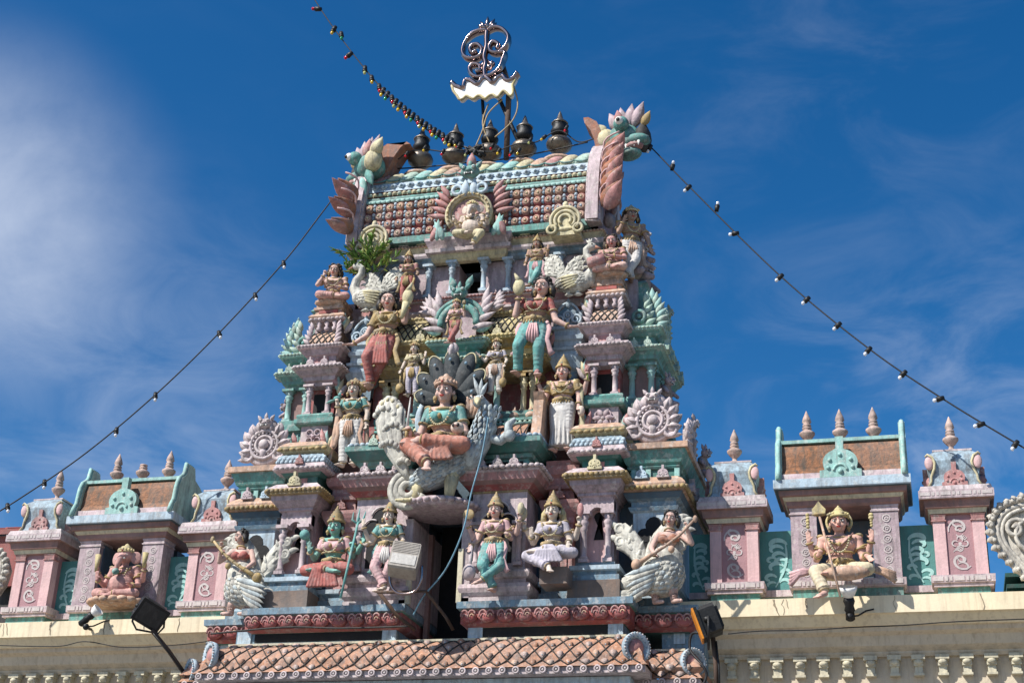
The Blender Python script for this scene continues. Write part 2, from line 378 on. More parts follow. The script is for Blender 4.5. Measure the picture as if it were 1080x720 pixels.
def vine_small(mb, x0, x1, z0, z1, y, mat='white_line'):
    mb.m(mat); cx = (x0+x1)/2; w = (x1-x0); h = z1-z0
    ribbon(mb, spiral(cx, z0+.24*h, w*.44, -PI*.2, .95, -1), w*.11, y); ribbon(mb, spiral(cx+w*.1, z0+.1*h, w*.3, PI*.8, .6, -1), w*.08, y); ribbon(mb, spiral(cx-w*.1, z0+.93*h, w*.3, -PI*.2, .6, -1), w*.08, y); ribbon(mb, spiral(cx+.02, z0+.27*h, w*.22, PI*.9, .8, 1), w*.08, y)
    ribbon(mb, spiral(cx, z0+.8*h, w*.44, PI*1.1, .95, -1), w*.11, y); ribbon(mb, spiral(cx-.01, z0+.78*h, w*.2, 0, .8, 1), w*.08, y)
    for k in range(4):
        a = PI/2*k; ribbon(mb, spiral(cx+w*.2*math.cos(a), z0+.53*h+w*.2*math.sin(a), w*.13, a+PI*1.2, .7, 1, 10, .8), w*.06, y)
    mb.add([(cx+w*.07*math.cos(PI*i/5), y, z0+.53*h+w*.07*math.sin(PI*i/5)) for i in range(10)], [tuple(range(10))])
    for k in range(4):
        ribbon(mb, spiral(cx-w*.1+w*.05*k, z0+h*(.36+.025*k), w*.2, PI*.9, .35, -1, 8, .5), w*.05, y)
        ribbon(mb, spiral(cx+w*.1-w*.05*k, z0+h*(.66+.02*k), w*.2, -PI*.1, .35, -1, 8, .5), w*.05, y)
def vine_big(mb, x0, x1, z0, z1, y, mir=1, mat='green_line'):
    mb.m(mat); cx = (x0+x1)/2; w = (x1-x0)/2*.94; h = z1-z0
    X = lambda u: cx+mir*u*w
    stem = [(X(-.2+.75*t+.35*math.sin(PI*t)), z0+h*(.04+.8*t)) for t in [i/14 for i in range(15)]]
    ribbon(mb, stem, .035, y)
    for (u, v, r, a, tn, sg, ww) in ((-.1, .78, .6, .1, .55, 1, .06), (-.15, .7, .45, .2, .6, 1, .05), (0, .58, .42, .1, .62, 1, .05), (.1, .47, .45, .0, .6, 1, .045), (-.2, .38, .5, .3, .55, 1, .05),
                                  (.55, .3, .3, PI, .7, -1, .04), (-.55, .2, .36, .2, .7, 1, .045), (.5, .12, .34, PI, .6, -1, .04), (-.45, .52, .3, .2, .7, 1, .035), (-.5, .07, .35, .6, .45, 1, .035)):
        p = spiral(0, 0, r*w, a, tn, sg, 14, .35)
        run = []
        for px, pz in p+[(99, 99)]:
            q = (X(u)+mir*px*1.25, z0+v*h+pz*.9)
            if x0+.015 < q[0] < x1-.015 and z0+.015 < q[1] < z1-.015: run.append(q)
            else:
                if len(run) > 3: ribbon(mb, run, ww*1.15, y)
                run = []
def chain(mb, x, z0, z1, y, w, mat='white_line'):
    mb.m(mat); n = max(3, int((z1-z0)/(w*.95)))
    for i in range(n):
        z = z0+(i+.5)*(z1-z0)/n
        ribbon(mb, spiral(x, z, w*.42, 0 if i % 2 else PI, 1., 1, 12, .8), w*.12, y, False); ribbon(mb, spiral(x, z, w*.18, 0, 1., 1, 8, .7), w*.1, y, False)
def bars(mb, x0, x1, z0, z1, y, mat='white_line'):
    """broken painted dashes along a ledge"""
    mb.m(mat); x = x0+.02; zc = (z0+z1)/2; h = (z1-z0)*.3
    k = 0
    while x < x1-.05:
        L = (.13, .035, .035)[k % 3]; L = min(L, x1-.02-x); mb.box(x, x+L, y-.004, y+.01, zc-h, zc+h); x += L+.022; k += 1
#@@SET
# ------------------------------------------------------------------ the setting
mb = MB('ground'); mb.add([(-900, -600, 0), (900, -600, 0), (900, 900, 0), (-900, 900, 0)], [(0, 1, 2, 3)])
tag(mb.build('ground'), kind='structure')

ZB, ZL = 7.22, 6.87          # top of the pavilion ledge, top of the cream ledge
def wall(s, label):
    w = thing('gate_wall', label, 'wall', (s*6.5, 0, 0), None); off = Vector((-s*6.5, 0, 0))
    a, b = (3.45, 14.0) if s > 0 else (-16.0, -3.45)
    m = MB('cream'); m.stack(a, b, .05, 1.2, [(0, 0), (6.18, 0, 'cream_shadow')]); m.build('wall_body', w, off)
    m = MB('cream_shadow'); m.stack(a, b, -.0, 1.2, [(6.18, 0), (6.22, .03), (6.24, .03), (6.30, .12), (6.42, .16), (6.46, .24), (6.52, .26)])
    m.build('cornice', w, off)
    m = MB('cream'); m.stack(a, b, -.0, 1.2, [(6.52, .30), (6.60, .37), (6.64, .40), (6.645, .45), (ZL, .45)]); m.build('ledge', w, off)
    rr = random.Random(7+s)
    for k in range(9):      # cracks and drips on the ledge face
        x = (3.7+rr.random()*4.2)*s; z = ZL-.01; m = MB('crack'); pts = [(x, z)]
        for q in range(rr.randint(3, 6)): x += rr.uniform(-.02, .025); z -= rr.uniform(.02, .05); pts.append((x, z))
        ribbon(m, pts, rr.uniform(.006, .016), -.453, False); m.build('crack', w, off)
    i0 = math.ceil(a/.3); i1 = math.floor(b/.3)
    for i in range(i0, i1):
        x = i*.3
        if not (-8.8 < x < -3.3 or 3.3 < x < 8.2): continue
        m = MB('bracket_cream'); m.box(x-.085, x+.085, -.10, .05, 6.12, 6.178); m.box(x-.06, x+.06, -.07, .05, 6.04, 6.12)
        m.ell((x, -.06, 6.09), (.062, .05, .045), 10, 6); m.box(x-.05, x+.05, -.045, .05, 5.95, 6.04); m.box(x-.065, x+.065, -.06, .05, 5.92, 5.95)
        m.build('bracket', w, off)
    m = MB('panel_teal')
    x0, x1 = (3.3, 7.3) if s > 0 else (-7.3, -3.3)
    for q0, q1 in ((3.3, 4.85), (6.1, 7.3)):
        q0, q1 = (q0, q1) if s > 0 else (-q1, -q0); m.m('panel_teal').box(q0, q1, .28, .4, ZL-.01, 8.02); m.m('mauve_light').box(q0, q1, .22, .279, 7.08, 7.17)
    for u0, u1, mi in ((4.30, 4.75, 1), (6.19, 6.62, -1), (3.3, 3.63, -1)):
        q0, q1 = (u0, u1) if s > 0 else (-u1, -u0)
        vine_big(m, q0+.01, q1-.01, 7.19, 7.98, .274, mi)
    m.build('parapet_panel', w, off)
    return w
wall(1, 'cream plaster parapet wall with a ledge and small brackets, right of the tower')
wall(-1, 'cream plaster parapet wall with a ledge and small brackets, left of the tower')

def small_pavilion(cx, label):
    t = thing('small_pavilion', label, 'shrine', (cx, .3, ZL), 'small domed shrines on the gate wall'); off = Vector((-cx, -.3, -ZL))
    h = .33; x0, x1, yf, yb = cx-h, cx+h, 0., .62
    m = MB('teal'); m.stack(x0, x1, yf, yb, [(ZL-.01, .0), (ZB-.15, .0)])
    m.m('mauve_light').stack(x0, x1, yf, yb, [(ZB-.15, .045), (ZB-.10, .045), (ZB-.10, .07), (ZB, .075), (ZB+.002, .02)])
    bars(m, x0-.07, x1+.07, ZB-.1, ZB, yf-.077); m.build('base', t, off)
    m = MB('panel_mauve'); m.box(x0+.12, x1-.12, .025, yb, ZB, 8.06); m.box(x0+.02, x1-.02, .13, yb, ZB, 8.06)
    vine_small(m, x0+.17, x1-.17, ZB+.03, 8.03, .021); m.build('panel', t, off)
    for xa in (x0, x1-.155):
        m = MB('pink'); m.box(xa, xa+.155, 0, .155, ZB, 7.97); m.m('rose').stack(xa, xa+.155, 0, .155, [(7.97, .02), (7.985, .02), (7.985, 0.005), (8.04, .012), (8.05, .02), (8.06, .02)])
        m.build('pilaster', t, off)
    m = MB('brown_pink'); m.stack(x0, x1, yf, yb, [(8.06, .0), (8.07, .03), (8.13, .05, 'bracket_cream'), (8.14, .08, 'brown_pink'), (8.24, .10), (8.245, .15), (8.26, .155, 'mauve_light'), (8.36, .155, 'mauve_light'), (8.365, .14), (8.43, .12, 'lilac_stone')])
    bars(m, x0-.155, x1+.155, 8.27, 8.35, yf-.157); m.build('cornice', t, off)
    # dome roof: four curved sides
    pr = [(8.43, .04), (8.5, .02), (8.62, .01), (8.72, .03), (8.82, .04), (8.92, .0), (8.98, -.07), (9.0, -.1)]
    m = MB('blue_stone')
    vs = []; cy = (yf+yb)/2
    for z, o in pr: vs += [(x0+.02-o, yf-o, z), (x1-.02+o, yf-o, z), (x1-.02+o, yb+o, z), (x0+.02-o, yb+o, z)]
    m.add(vs, [(4*k+i, 4*k+(i+1) % 4, 4*k+4+(i+1) % 4, 4*k+4+i) for k in range(len(pr)-1) for i in range(4)]+[(28, 29, 30, 31)])
    m.m('lilac_stone').stack(x0+.1, x1-.1, .1, .52, [(8.985, .03), (9.01, .03), (9.02, -.08), (9.05, -.1)])
    # yellow scrolled corner leaves
    for xe, sx in ((x0, -1), (x1, 1)):
        m.m('cream_yellow')
        m.tube([(xe+sx*(.02+.0), -.035, 8.44), (xe-sx*.03, -.035, 8.52), (xe-sx*.035, -.03, 8.6), (xe-sx*.08, -.05, 8.7), (xe-sx*.09, -.055, 8.78), (xe-sx*.06, -.06, 8.86), (xe, -.06, 8.9), (xe+sx*.03, -.05, 8.87)], [.02, .016, .018, .02, .02, .02, .018, .015], 6)
        m.m('pink').ell((xe-sx*.015, -.045, 8.78), (.06, .03, .1), 10, 8)
        m.m('rose').lathe((xe+sx*.07, cy, 8.6), [(.01, -.0), (.13, .0)], 6) if False else None
    for xe, sx in ((x0, -1), (x1, 1)):
        m.m('rose'); MT = m.T; m.T = T(xe+sx*.04, cy, 8.43, rz=sx*PI/2); kudu(m, 0, 0, 0, .36, 'rose'); m.T = MT
    r = m.build('roof', t, off)
    m = MB('rose'); kudu(m, cx, -.03, 8.435, .33, 'rose'); m.build('gable_ornament', r)
    m = MB(); finial(m, cx, cy, 9.05, .53); m.build('finial', r)
    return t
small_pavilion(3.965, 'small domed shrine with a red gable ornament, just right of the tower')
small_pavilion(6.945, 'small domed shrine nearest the right edge, with a red gable ornament')
small_pavilion(-3.965, 'small domed shrine just left of the tower, partly behind the veena player')
small_pavilion(-6.945, 'small domed shrine at the far left beside the dark red roof')

def large_pavilion(cx, label, broken, s):
    t = thing('large_pavilion', label, 'shrine', (cx, .4, ZL), 'barrel roofed niches on the gate wall'); off = Vector((-cx, -.4, -ZL))
    x0, x1 = cx-.717, cx+.717; yf, yb = 0., .8
    m = MB('teal'); m.stack(x0, x1, yf, yb, [(ZL-.01, .0), (ZB-.12, .0)])
    m.m('mauve_light').stack(x0, x1, yf, yb, [(ZB-.12, .02), (ZB-.10, .045), (ZB, .05), (ZB+.002, .01)])
    bars(m, x0-.04, x1+.04, ZB-.1, ZB, yf-.052); m.build('base', t, off)
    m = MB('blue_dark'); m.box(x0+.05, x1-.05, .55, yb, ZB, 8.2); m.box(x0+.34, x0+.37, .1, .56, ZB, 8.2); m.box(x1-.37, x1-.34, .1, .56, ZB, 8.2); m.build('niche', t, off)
    for xa in (x0, x1-.35):
        m = MB('mauve_light' if False else 'mauve'); m.box(xa, xa+.35, 0, .35, ZB, 8.15); m.m('mauve_light').stack(xa, xa+.35, 0, .35, [(8.15, .015), (8.17, .015), (8.17, .0), (8.21, .0), (8.22, .012), (8.24, .012)])
        chain(m, xa+.19, ZB+.04, 8.12, -.004, .13); m.build('pillar', t, off)
    m = MB('brown_pink'); m.stack(x0, x1, yf, yb, [(8.24, .01), (8.27, .04), (8.33, .05), (8.34, .07, 'bracket_cream'), (8.38, .09, 'bracket_cream'), (8.39, .13, 'brown_pink'), (8.46, .14), (8.465, .19, 'blue_dark'), (8.48, .2, 'blue_light'), (8.60, .2, 'blue_light'), (8.605, .17, 'mauve_light')])
    m.build('cornice', t, off)
    # roof: barrel curving back, between raised teal end slabs
    pr = [(-.14, 8.605), (-.13, 8.70), (-.09, 8.705), (-.04, 8.8), (-.02, 8.95), (.0, 9.06), (.04, 9.16), (.12, 9.22), (.7, 9.22), (.85, 9.1), (.9, 8.605)]
    m = MB('rust_panel'); n = len(pr)
    vs = [(x0-.1, y, z) for y, z in pr]+[(x1+.1, y, z) for y, z in pr]
    m.add(vs, [(i, n+i, n+i+1, i+1) for i in range(1, n-1)]); m.m('mauve_light').add(vs[:2]+vs[n:n+2], [(0, 2, 3, 1)])
    m.m('teal_light').box(x0-.1, x1+.1, .02, .12, 9.2, 9.25)
    r = m.build('roof', t, off)
    prof = [(-.2, 8.6), (-.16, 8.72), (-.1, 8.82), (-.08, 8.98), (-.06, 9.1), (-.01, 9.2), (.09, 9.27), (.13, 9.33), (.15, 9.48), (.36, 9.48), (.42, 9.3), (.6, 9.24), (.85, 9.1), (.95, 8.9), (.95, 8.6)]
    for xe in (x0-.17, x1+.08):
        m = MB('green_pale'); n = len(prof)
        vs = [(xe, y, z) for y, z in prof]+[(xe+.09, y, z) for y, z in prof]
        m.add(vs, [tuple(range(n)), tuple(range(2*n-1, n-1, -1))]); m.m('teal_light').add(vs, [(i, n+i, n+(i+1) % n, (i+1) % n) for i in range(n)])
        m.tube([(xe+.045, y-.012, z) for y, z in prof[:10]], .035, 8)
        m.build('end_slab', r)
    m = MB('teal_light'); kudu(m, cx, -.13, 8.61, .56, 'teal_light'); m.build('gable_ornament', r)
    for k in (-1, 0, 1):
        m = MB(); finial(m, cx+k*.46, .3, 9.25, .54, broken=(broken and k == 0)); m.build('finial', r)
    return t
large_pavilion(5.461, 'barrel roofed niche holding the spear bearing seated figure', False, 1)
large_pavilion(-5.461, 'barrel roofed niche holding the elephant headed figure, its middle finial broken', True, -1)

# pale scrolled ornaments at both far ends
def scroll_end(cx, label, s):
    t = thing('scroll_ornament', label, 'ornament', (cx, .1, ZL), 'pale scrolled ornaments at the wall ends'); m = MB('scroll_cream'); off = Vector((-cx, -.1, -ZL))
    # left edge: foot at the wall, swelling out and curling over the top
    ed = [(.12, .05), (-.08, .25), (-.3, .5), (-.46, .75), (-.5, 1.0), (-.4, 1.22), (-.2, 1.33), (.05, 1.36), (.3, 1.3), (.5, 1.1), (.55, .8), (.45, .4), (.3, .05)]
    P2 = [(cx+s*a, ZL+b) for a, b in ed]; m.prism(P2 if s < 0 else P2[::-1], .04, .2)
    pts = catmull([Vector((x, 0, z)) for x, z in P2[:11]], 5)
    for r, sh_, w in ((.05, 0, 0), (.035, .1, 0), (.028, .17, 0)):
        c = Vector((cx+s*.08, 0, ZL+.78)); m.tube([p+(c-p)*sh_*1.3 for p in pts], r, 6, flat=.8)
    rr = random.Random(4)
    for k in range(2, len(pts)-1, 2):
        d = pts[k+1]-pts[k-1]; a = math.degrees(math.atan2(d.z, d.x))+(90 if s > 0 else -90)
        m.petal((pts[k].x, -.01, pts[k].z), a-s*40, rr.uniform(.08, .11), .1, .05, bend=s*70); m.ell((pts[k].x, -.04, pts[k].z), .035, 6, 4)
    for q, (u, v, r) in enumerate(((.02, .82, .3), (.05, .5, .16), (-.2, .95, .14))):
        m.tube([(cx+s*(u+r*(1-.8*k/20)*math.cos(.6+k*.42)), -.02, ZL+v+r*(1-.8*k/20)*math.sin(.6+k*.42)) for k in range(21)], .032, 6)
    for k in range(5): m.petal((cx+s*(.18-.03*k), -.0, ZL+.1+k*.05), 90+s*(50-k*16), .45, .1, .05, bend=s*30)
    m.build('scroll_relief', t, off); return t
scroll_end(7.86, 'large cream scrolled ornament at the far right end of the wall', 1)
scroll_end(-7.95, 'large cream scrolled ornament cut off at the far left of the wall', -1)
# neighbouring roofs
m = MB('roof_red'); t = thing('red_roofed_building', 'dark red sheet roof of a building behind the far left shrine', 'building', (-12, 6, 0))
for i in range(16): m.cone((-14.6+i*.4, 3.2, 9.6), (-14.6+i*.4, 8, 11.2), .05, .05, 6)
m.add([(-15, 3, 9.55), (-8.3, 3, 9.55), (-8.3, 8, 11.2), (-15, 8, 11.2), (-15, 3, 9.45), (-8.3, 3, 9.45), (-8.3, 8, 11.1), (-15, 8, 11.1)], [(0, 1, 2, 3), (4, 7, 6, 5), (0, 4, 5, 1), (1, 5, 6, 2), (2, 6, 7, 3), (3, 7, 4, 0)])
m.build('roof', t, (12, -6, 0)); m = MB('roof_red'); m.box(-15, -8.4, 3.1, 3.2, 8.5, 9.44); m.build('fascia', t, (12, -6, 0)); m = MB('black_mould'); m.box(-14.8, -8.5, 3.3, 8, 0, 9.5); m.build('wall', t, (12, -6, 0))
t = thing('green_roofed_building', 'dark green roof of a building behind the right scrolled ornament', 'building', (11, 4, 0))
m = MB('roof_green')
for k in range(4): m.box(7.6, 15, 2.2+k*.12, 5, 7.3+k*.2, 7.36+k*.2)
m.add([(7.5, 2.0, 7.25), (15, 2.0, 7.25), (15, 5, 8.3), (7.5, 5, 8.3), (7.5, 2.0, 7.15), (15, 2.0, 7.15), (15, 5, 8.2), (7.5, 5, 8.2)], [(0, 1, 2, 3), (4, 7, 6, 5), (0, 4, 5, 1), (1, 5, 6, 2), (3, 7, 4, 0), (2, 6, 7, 3)])
m.build('roof', t, (-11, -4, 0)); m = MB('black_mould'); m.box(7.7, 15, 2.5, 5, 0, 7.2); m.build('wall', t, (-11, -4, 0))
# ------------------------------------------------------------------ the tower
tower = thing('temple_tower', 'tall tiered temple gate tower covered with painted plaster mouldings', 'tower', (0, 0, 0))
YC, YB = .45, 1.5
def span(s, a, b): return (a, b) if s > 0 else (-b, -a)
def lotus_band(m, x0, x1, yf, z0, z1, side=0, sp=.27):
    """row of doubled rounded petals in relief"""
    n = max(1, round((x1-x0)/sp)); w = (x1-x0)/n; zc = z0+(z1-z0)*.42; h = z1-z0
    for i in range(n):
        cx = x0+(i+.5)*w
        m.m('lotus_red').ell((cx, yf-.03, zc), (w*.46, .05, h*.44), 10, 6); m.m('rose')
        for sx in (-1, 1): m.ring((cx+sx*w*.2, yf-.075, zc+.02), w*.19, w*.05, 10, 200, 8, sz=1.3); m.m('orange_pale' if sx > 0 else 'rose').ring((cx+sx*w*.2, yf-.075, zc), w*.1, w*.035, 0, 200, 6, sz=1.3)
# -- base with the two lotus bands and the canopy
b = MB('blue'); b.box(-2.88, -.5, -.95, YB, 5.0, 6.5); b.box(.5, 2.62, -.95, YB, 5.0, 6.5); b.box(-3.6, -3.04, -.45, YB, 4, 6.5); b.box(3.04, 3.6, -.45, YB, 4, 6.5); b.box(-.51, .51, -.9, YB, 5, 6.33)
b.m('dark').box(-2.6, -.62, -.955, -.9, 6.34, 6.47); b.box(.62, 2.45, -.955, -.9, 6.32, 6.47); b.m('blue_light')
for x in (-2.75, -.61, .61, 2.52): b.box(x-.1, x+.1, -.975, -.9, 6.3, 6.49)
for s in (-1, 1): b.box(*span(s, 3.2, 3.35), -.47, -.4, 6.3, 6.49)
b.build('base_wall', tower)
for s in (-1, 1):
    m = MB('teal_dark'); x0, x1 = span(s, .42, 2.72)
    m.stack(x0, x1, -1.05, YB, [(6.46, -.08), (6.50, .0, 'lotus_red'), (6.68, .0), (6.69, .03, 'teal'), (6.70, .05, 'blue'), (6.79, .055, 'blue'), (6.80, .0, 'blue_stone')])
    lotus_band(m, x0, x1, -1.06, 6.5, 6.68); m.build('lotus_moulding', tower)
    m = MB('teal_dark'); x0, x1 = span(s, 2.7, 3.5)
    m.stack(x0, x1, -.62, YB, [(6.44, -.08), (6.48, .0, 'lotus_red'), (6.66, .0), (6.67, .03, 'teal'), (6.68, .05, 'blue'), (6.765, .055, 'blue'), (6.77, .0, 'blue_stone')])
    lotus_band(m, x0, x1, -.63, 6.48, 6.66); m.build('lotus_moulding', tower)
def canopy(x0, x1, yf, ztop, zbot, out):
    """curved roof of lattice tiles with a round boss row under it"""
    prof = [(0, ztop), (.10, ztop-.06), (.2, ztop-.16), (.27, ztop-.27), (out*.85, zbot+.11), (out, zbot+.05), (out+.02, zbot+.035)]
    m = MB('tile_orange'); vs = []; n = len(prof)
    for o, z in prof: vs += [(x0-o, 1.2, z), (x0-o, yf-o, z), (x1+o, yf-o, z), (x1+o, 1.2, z)]
    m.add(vs, [(4*k+i, 4*k+4+i, 4*k+5+i, 4*k+1+i) for k in range(n-1) for i in range(3)], False)
    # the lattice: crossing ribs with a stud in each lozenge
    def P(u, t):   # u along x, t 0..1 down the curve, just proud of it
        q = t*(n-2); k = min(n-3, int(q)); f = q-k; o = prof[k][0]*(1-f)+prof[k+1][0]*f; z = prof[k][1]*(1-f)+prof[k+1][1]*f
        return (u, yf-o-.006, z+.004)
    w = .235; nn = int((x1-x0+.3)/w); m.m('black_mould')
    for i in range(-2, nn+2):
        for sg in (-1, 1):
            pts = []
            for k in range(9):
                t = k/8; u = x0-.15+(i+.5)*w+sg*(t-.5)*2*w
                e = prof[min(n-2, int(t*(n-2)))][0]
                if x0-e < u < x1+e: pts.append(P(u, t))
            if len(pts) > 2: m.tube(pts, .009, 4)
    for i in range(0, nn+1):
        for j, t in enumerate((.12, .37, .62, .87)):
            u = x0-.15+(i+(.5 if j % 2 else 0))*w
            if not x0-.1 < u < x1+.1: continue
            c = P(u+random.uniform(-.012, .012), t); m.m(random.choice(['orange_pale', 'tile_orange', 'tile_orange', 'terracotta'])).ell(c, (.062*random.uniform(.8, 1.15), .010, .05*random.uniform(.8, 1.1)), 4, 4)
            if random.random() < .85: m.m('blue_light').ell((c[0], c[1]-.006, c[2]), .010*random.uniform(.7, 1.2), 6, 4)
    m.m('lilac_stone').stack(x0-out+.02, x1+out-.02, yf-out+.02, 1.2, [(zbot+.035, 0), (zbot-.05, 0)][::-1])
    m.m('bracket_cream').box(x0-.02, x1+.02, yf-.03, yf+.1, ztop-.005, ztop+.025)
    k = int((x1-x0+2*out)/.175)
    for i in range(k):
        c = (x0-out+(i+.5)*(x1-x0+2*out)/k, yf-out-.0, zbot-.005)
        m.m('lilac_stone').ring((c[0], c[1]-.012, c[2]), .038, .014, 0, 360, 12); m.m('white_line').ell((c[0], c[1]-.014, c[2]), (.018, .018, .018), 6, 4)
    return m.build('lower_canopy', tower)
canopy(-2.92, 2.66, -1.02, 6.28, 5.80, .34)
canopy(2.66, 3.36, -.62, 6.17, 5.72, .26); canopy(-3.45, -2.92, -.62, 6.2, 5.80, .26)
m = MB('blue_light'); m.box(-3.1, 2.75, -1.15, 1, 5.2, 5.74); m.box(-3.55, 3.55, -.6, 1, 5.2, 5.66); m.build('base_frieze', tower)
def corner_fan(x, y, z, s, r):
    m = MB('blue_light'); m.T = T(x, y, z, rz=s*.75, ry=s*.3)
    m.lathe((0, 0, 0), [(r*.72, -.04), (r*.75, .02), (r*.66, .05), (r*.5, .02), (r*.48, .0)], 22, 'y'); m.m('rose').ell((0, -.0, 0), (r*.42, .05, r*.46), 12, 8)
    for i in range(30): a = 2*PI*i/30; m.m('white_line' if i % 2 else 'blue_stone').ell((r*.7*math.cos(a), -.04, r*.7*math.sin(a)), r*.055, 6, 4)
    for i in range(14): a = 2*PI*i/14; m.m('blue').ell((r*.53*math.cos(a), -.03, r*.53*math.sin(a)), r*.04, 6, 4)
    m.build('corner_ornament', tower)
for (x, y, z, s, r) in ((2.84, -1.22, 6.08, 1, .27), (-3.1, -1.22, 6.1, -1, .27), (3.5, -.78, 5.98, 1, .25), (-3.6, -.78, 6.0, -1, .24)): corner_fan(x, y, z, s, r)

# -- core walls of each storey
def core(h, y0, y1, z0, z1, mat): m = MB(mat); m.box(-h, h, y0, y1, z0, z1); return m
c = MB('blue_dark')
for x0, x1 in ((-3.2, -.5), (.5, 3.2)): c.box(x0, x1, -.3, YB-.1, 6.78, 9.0)
c.box(-.5, .5, .6, YB-.1, 6.3, 9.0); c.box(-.5, .5, -.5, .61, 8.3, 9.0); c.box(-.5, .5, -.6, .6, 6.3, 6.36); c.build('first_storey_wall', tower)
c = MB('brown_pink'); c.box(-2.85, 2.85, -.12, 1.35, 8.98, 10.62); c.m('lotus_red').box(-1.9, 1.9, -.13, -.1, 9.4, 10.5); c.build('second_storey_wall', tower)
c = MB('mauve'); c.box(-2.6, 2.6, .0, 1.25, 10.6, 11.98); c.build('third_storey_wall', tower)

# -- doorway
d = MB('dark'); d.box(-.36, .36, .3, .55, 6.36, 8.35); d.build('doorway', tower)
m = MB('mauve_light')
for s in (-1, 1):
    x0, x1 = span(s, .36, .5); m.m('mauve_light').box(x0, x1, -1.0, .5, 6.8, 8.02); x0, x1 = span(s, .33, .4); m.m('bracket_cream').box(x0, x1, -1.03, -.98, 6.8, 7.55); m.m('brown_pink').box(*span(s, .3, .36), -.3, -.2, 6.36, 8.0)
m.build('door_jamb', tower)
m = MB('mauve'); m.lathe((0.02, -.92, 8.07), [(.44, 0), (.5, .02), (.53, .05), (.53, .12), (.48, .15), (.2, .16)], 32, sx=.95)
for i in range(30):
    a = 2*PI*i/30; m.m('mauve_light').ell((.02+.535*math.cos(a), -.92+.51*math.sin(a), 8.155), (.05, .05, .04), 8, 5)
m.build('door_canopy', tower)
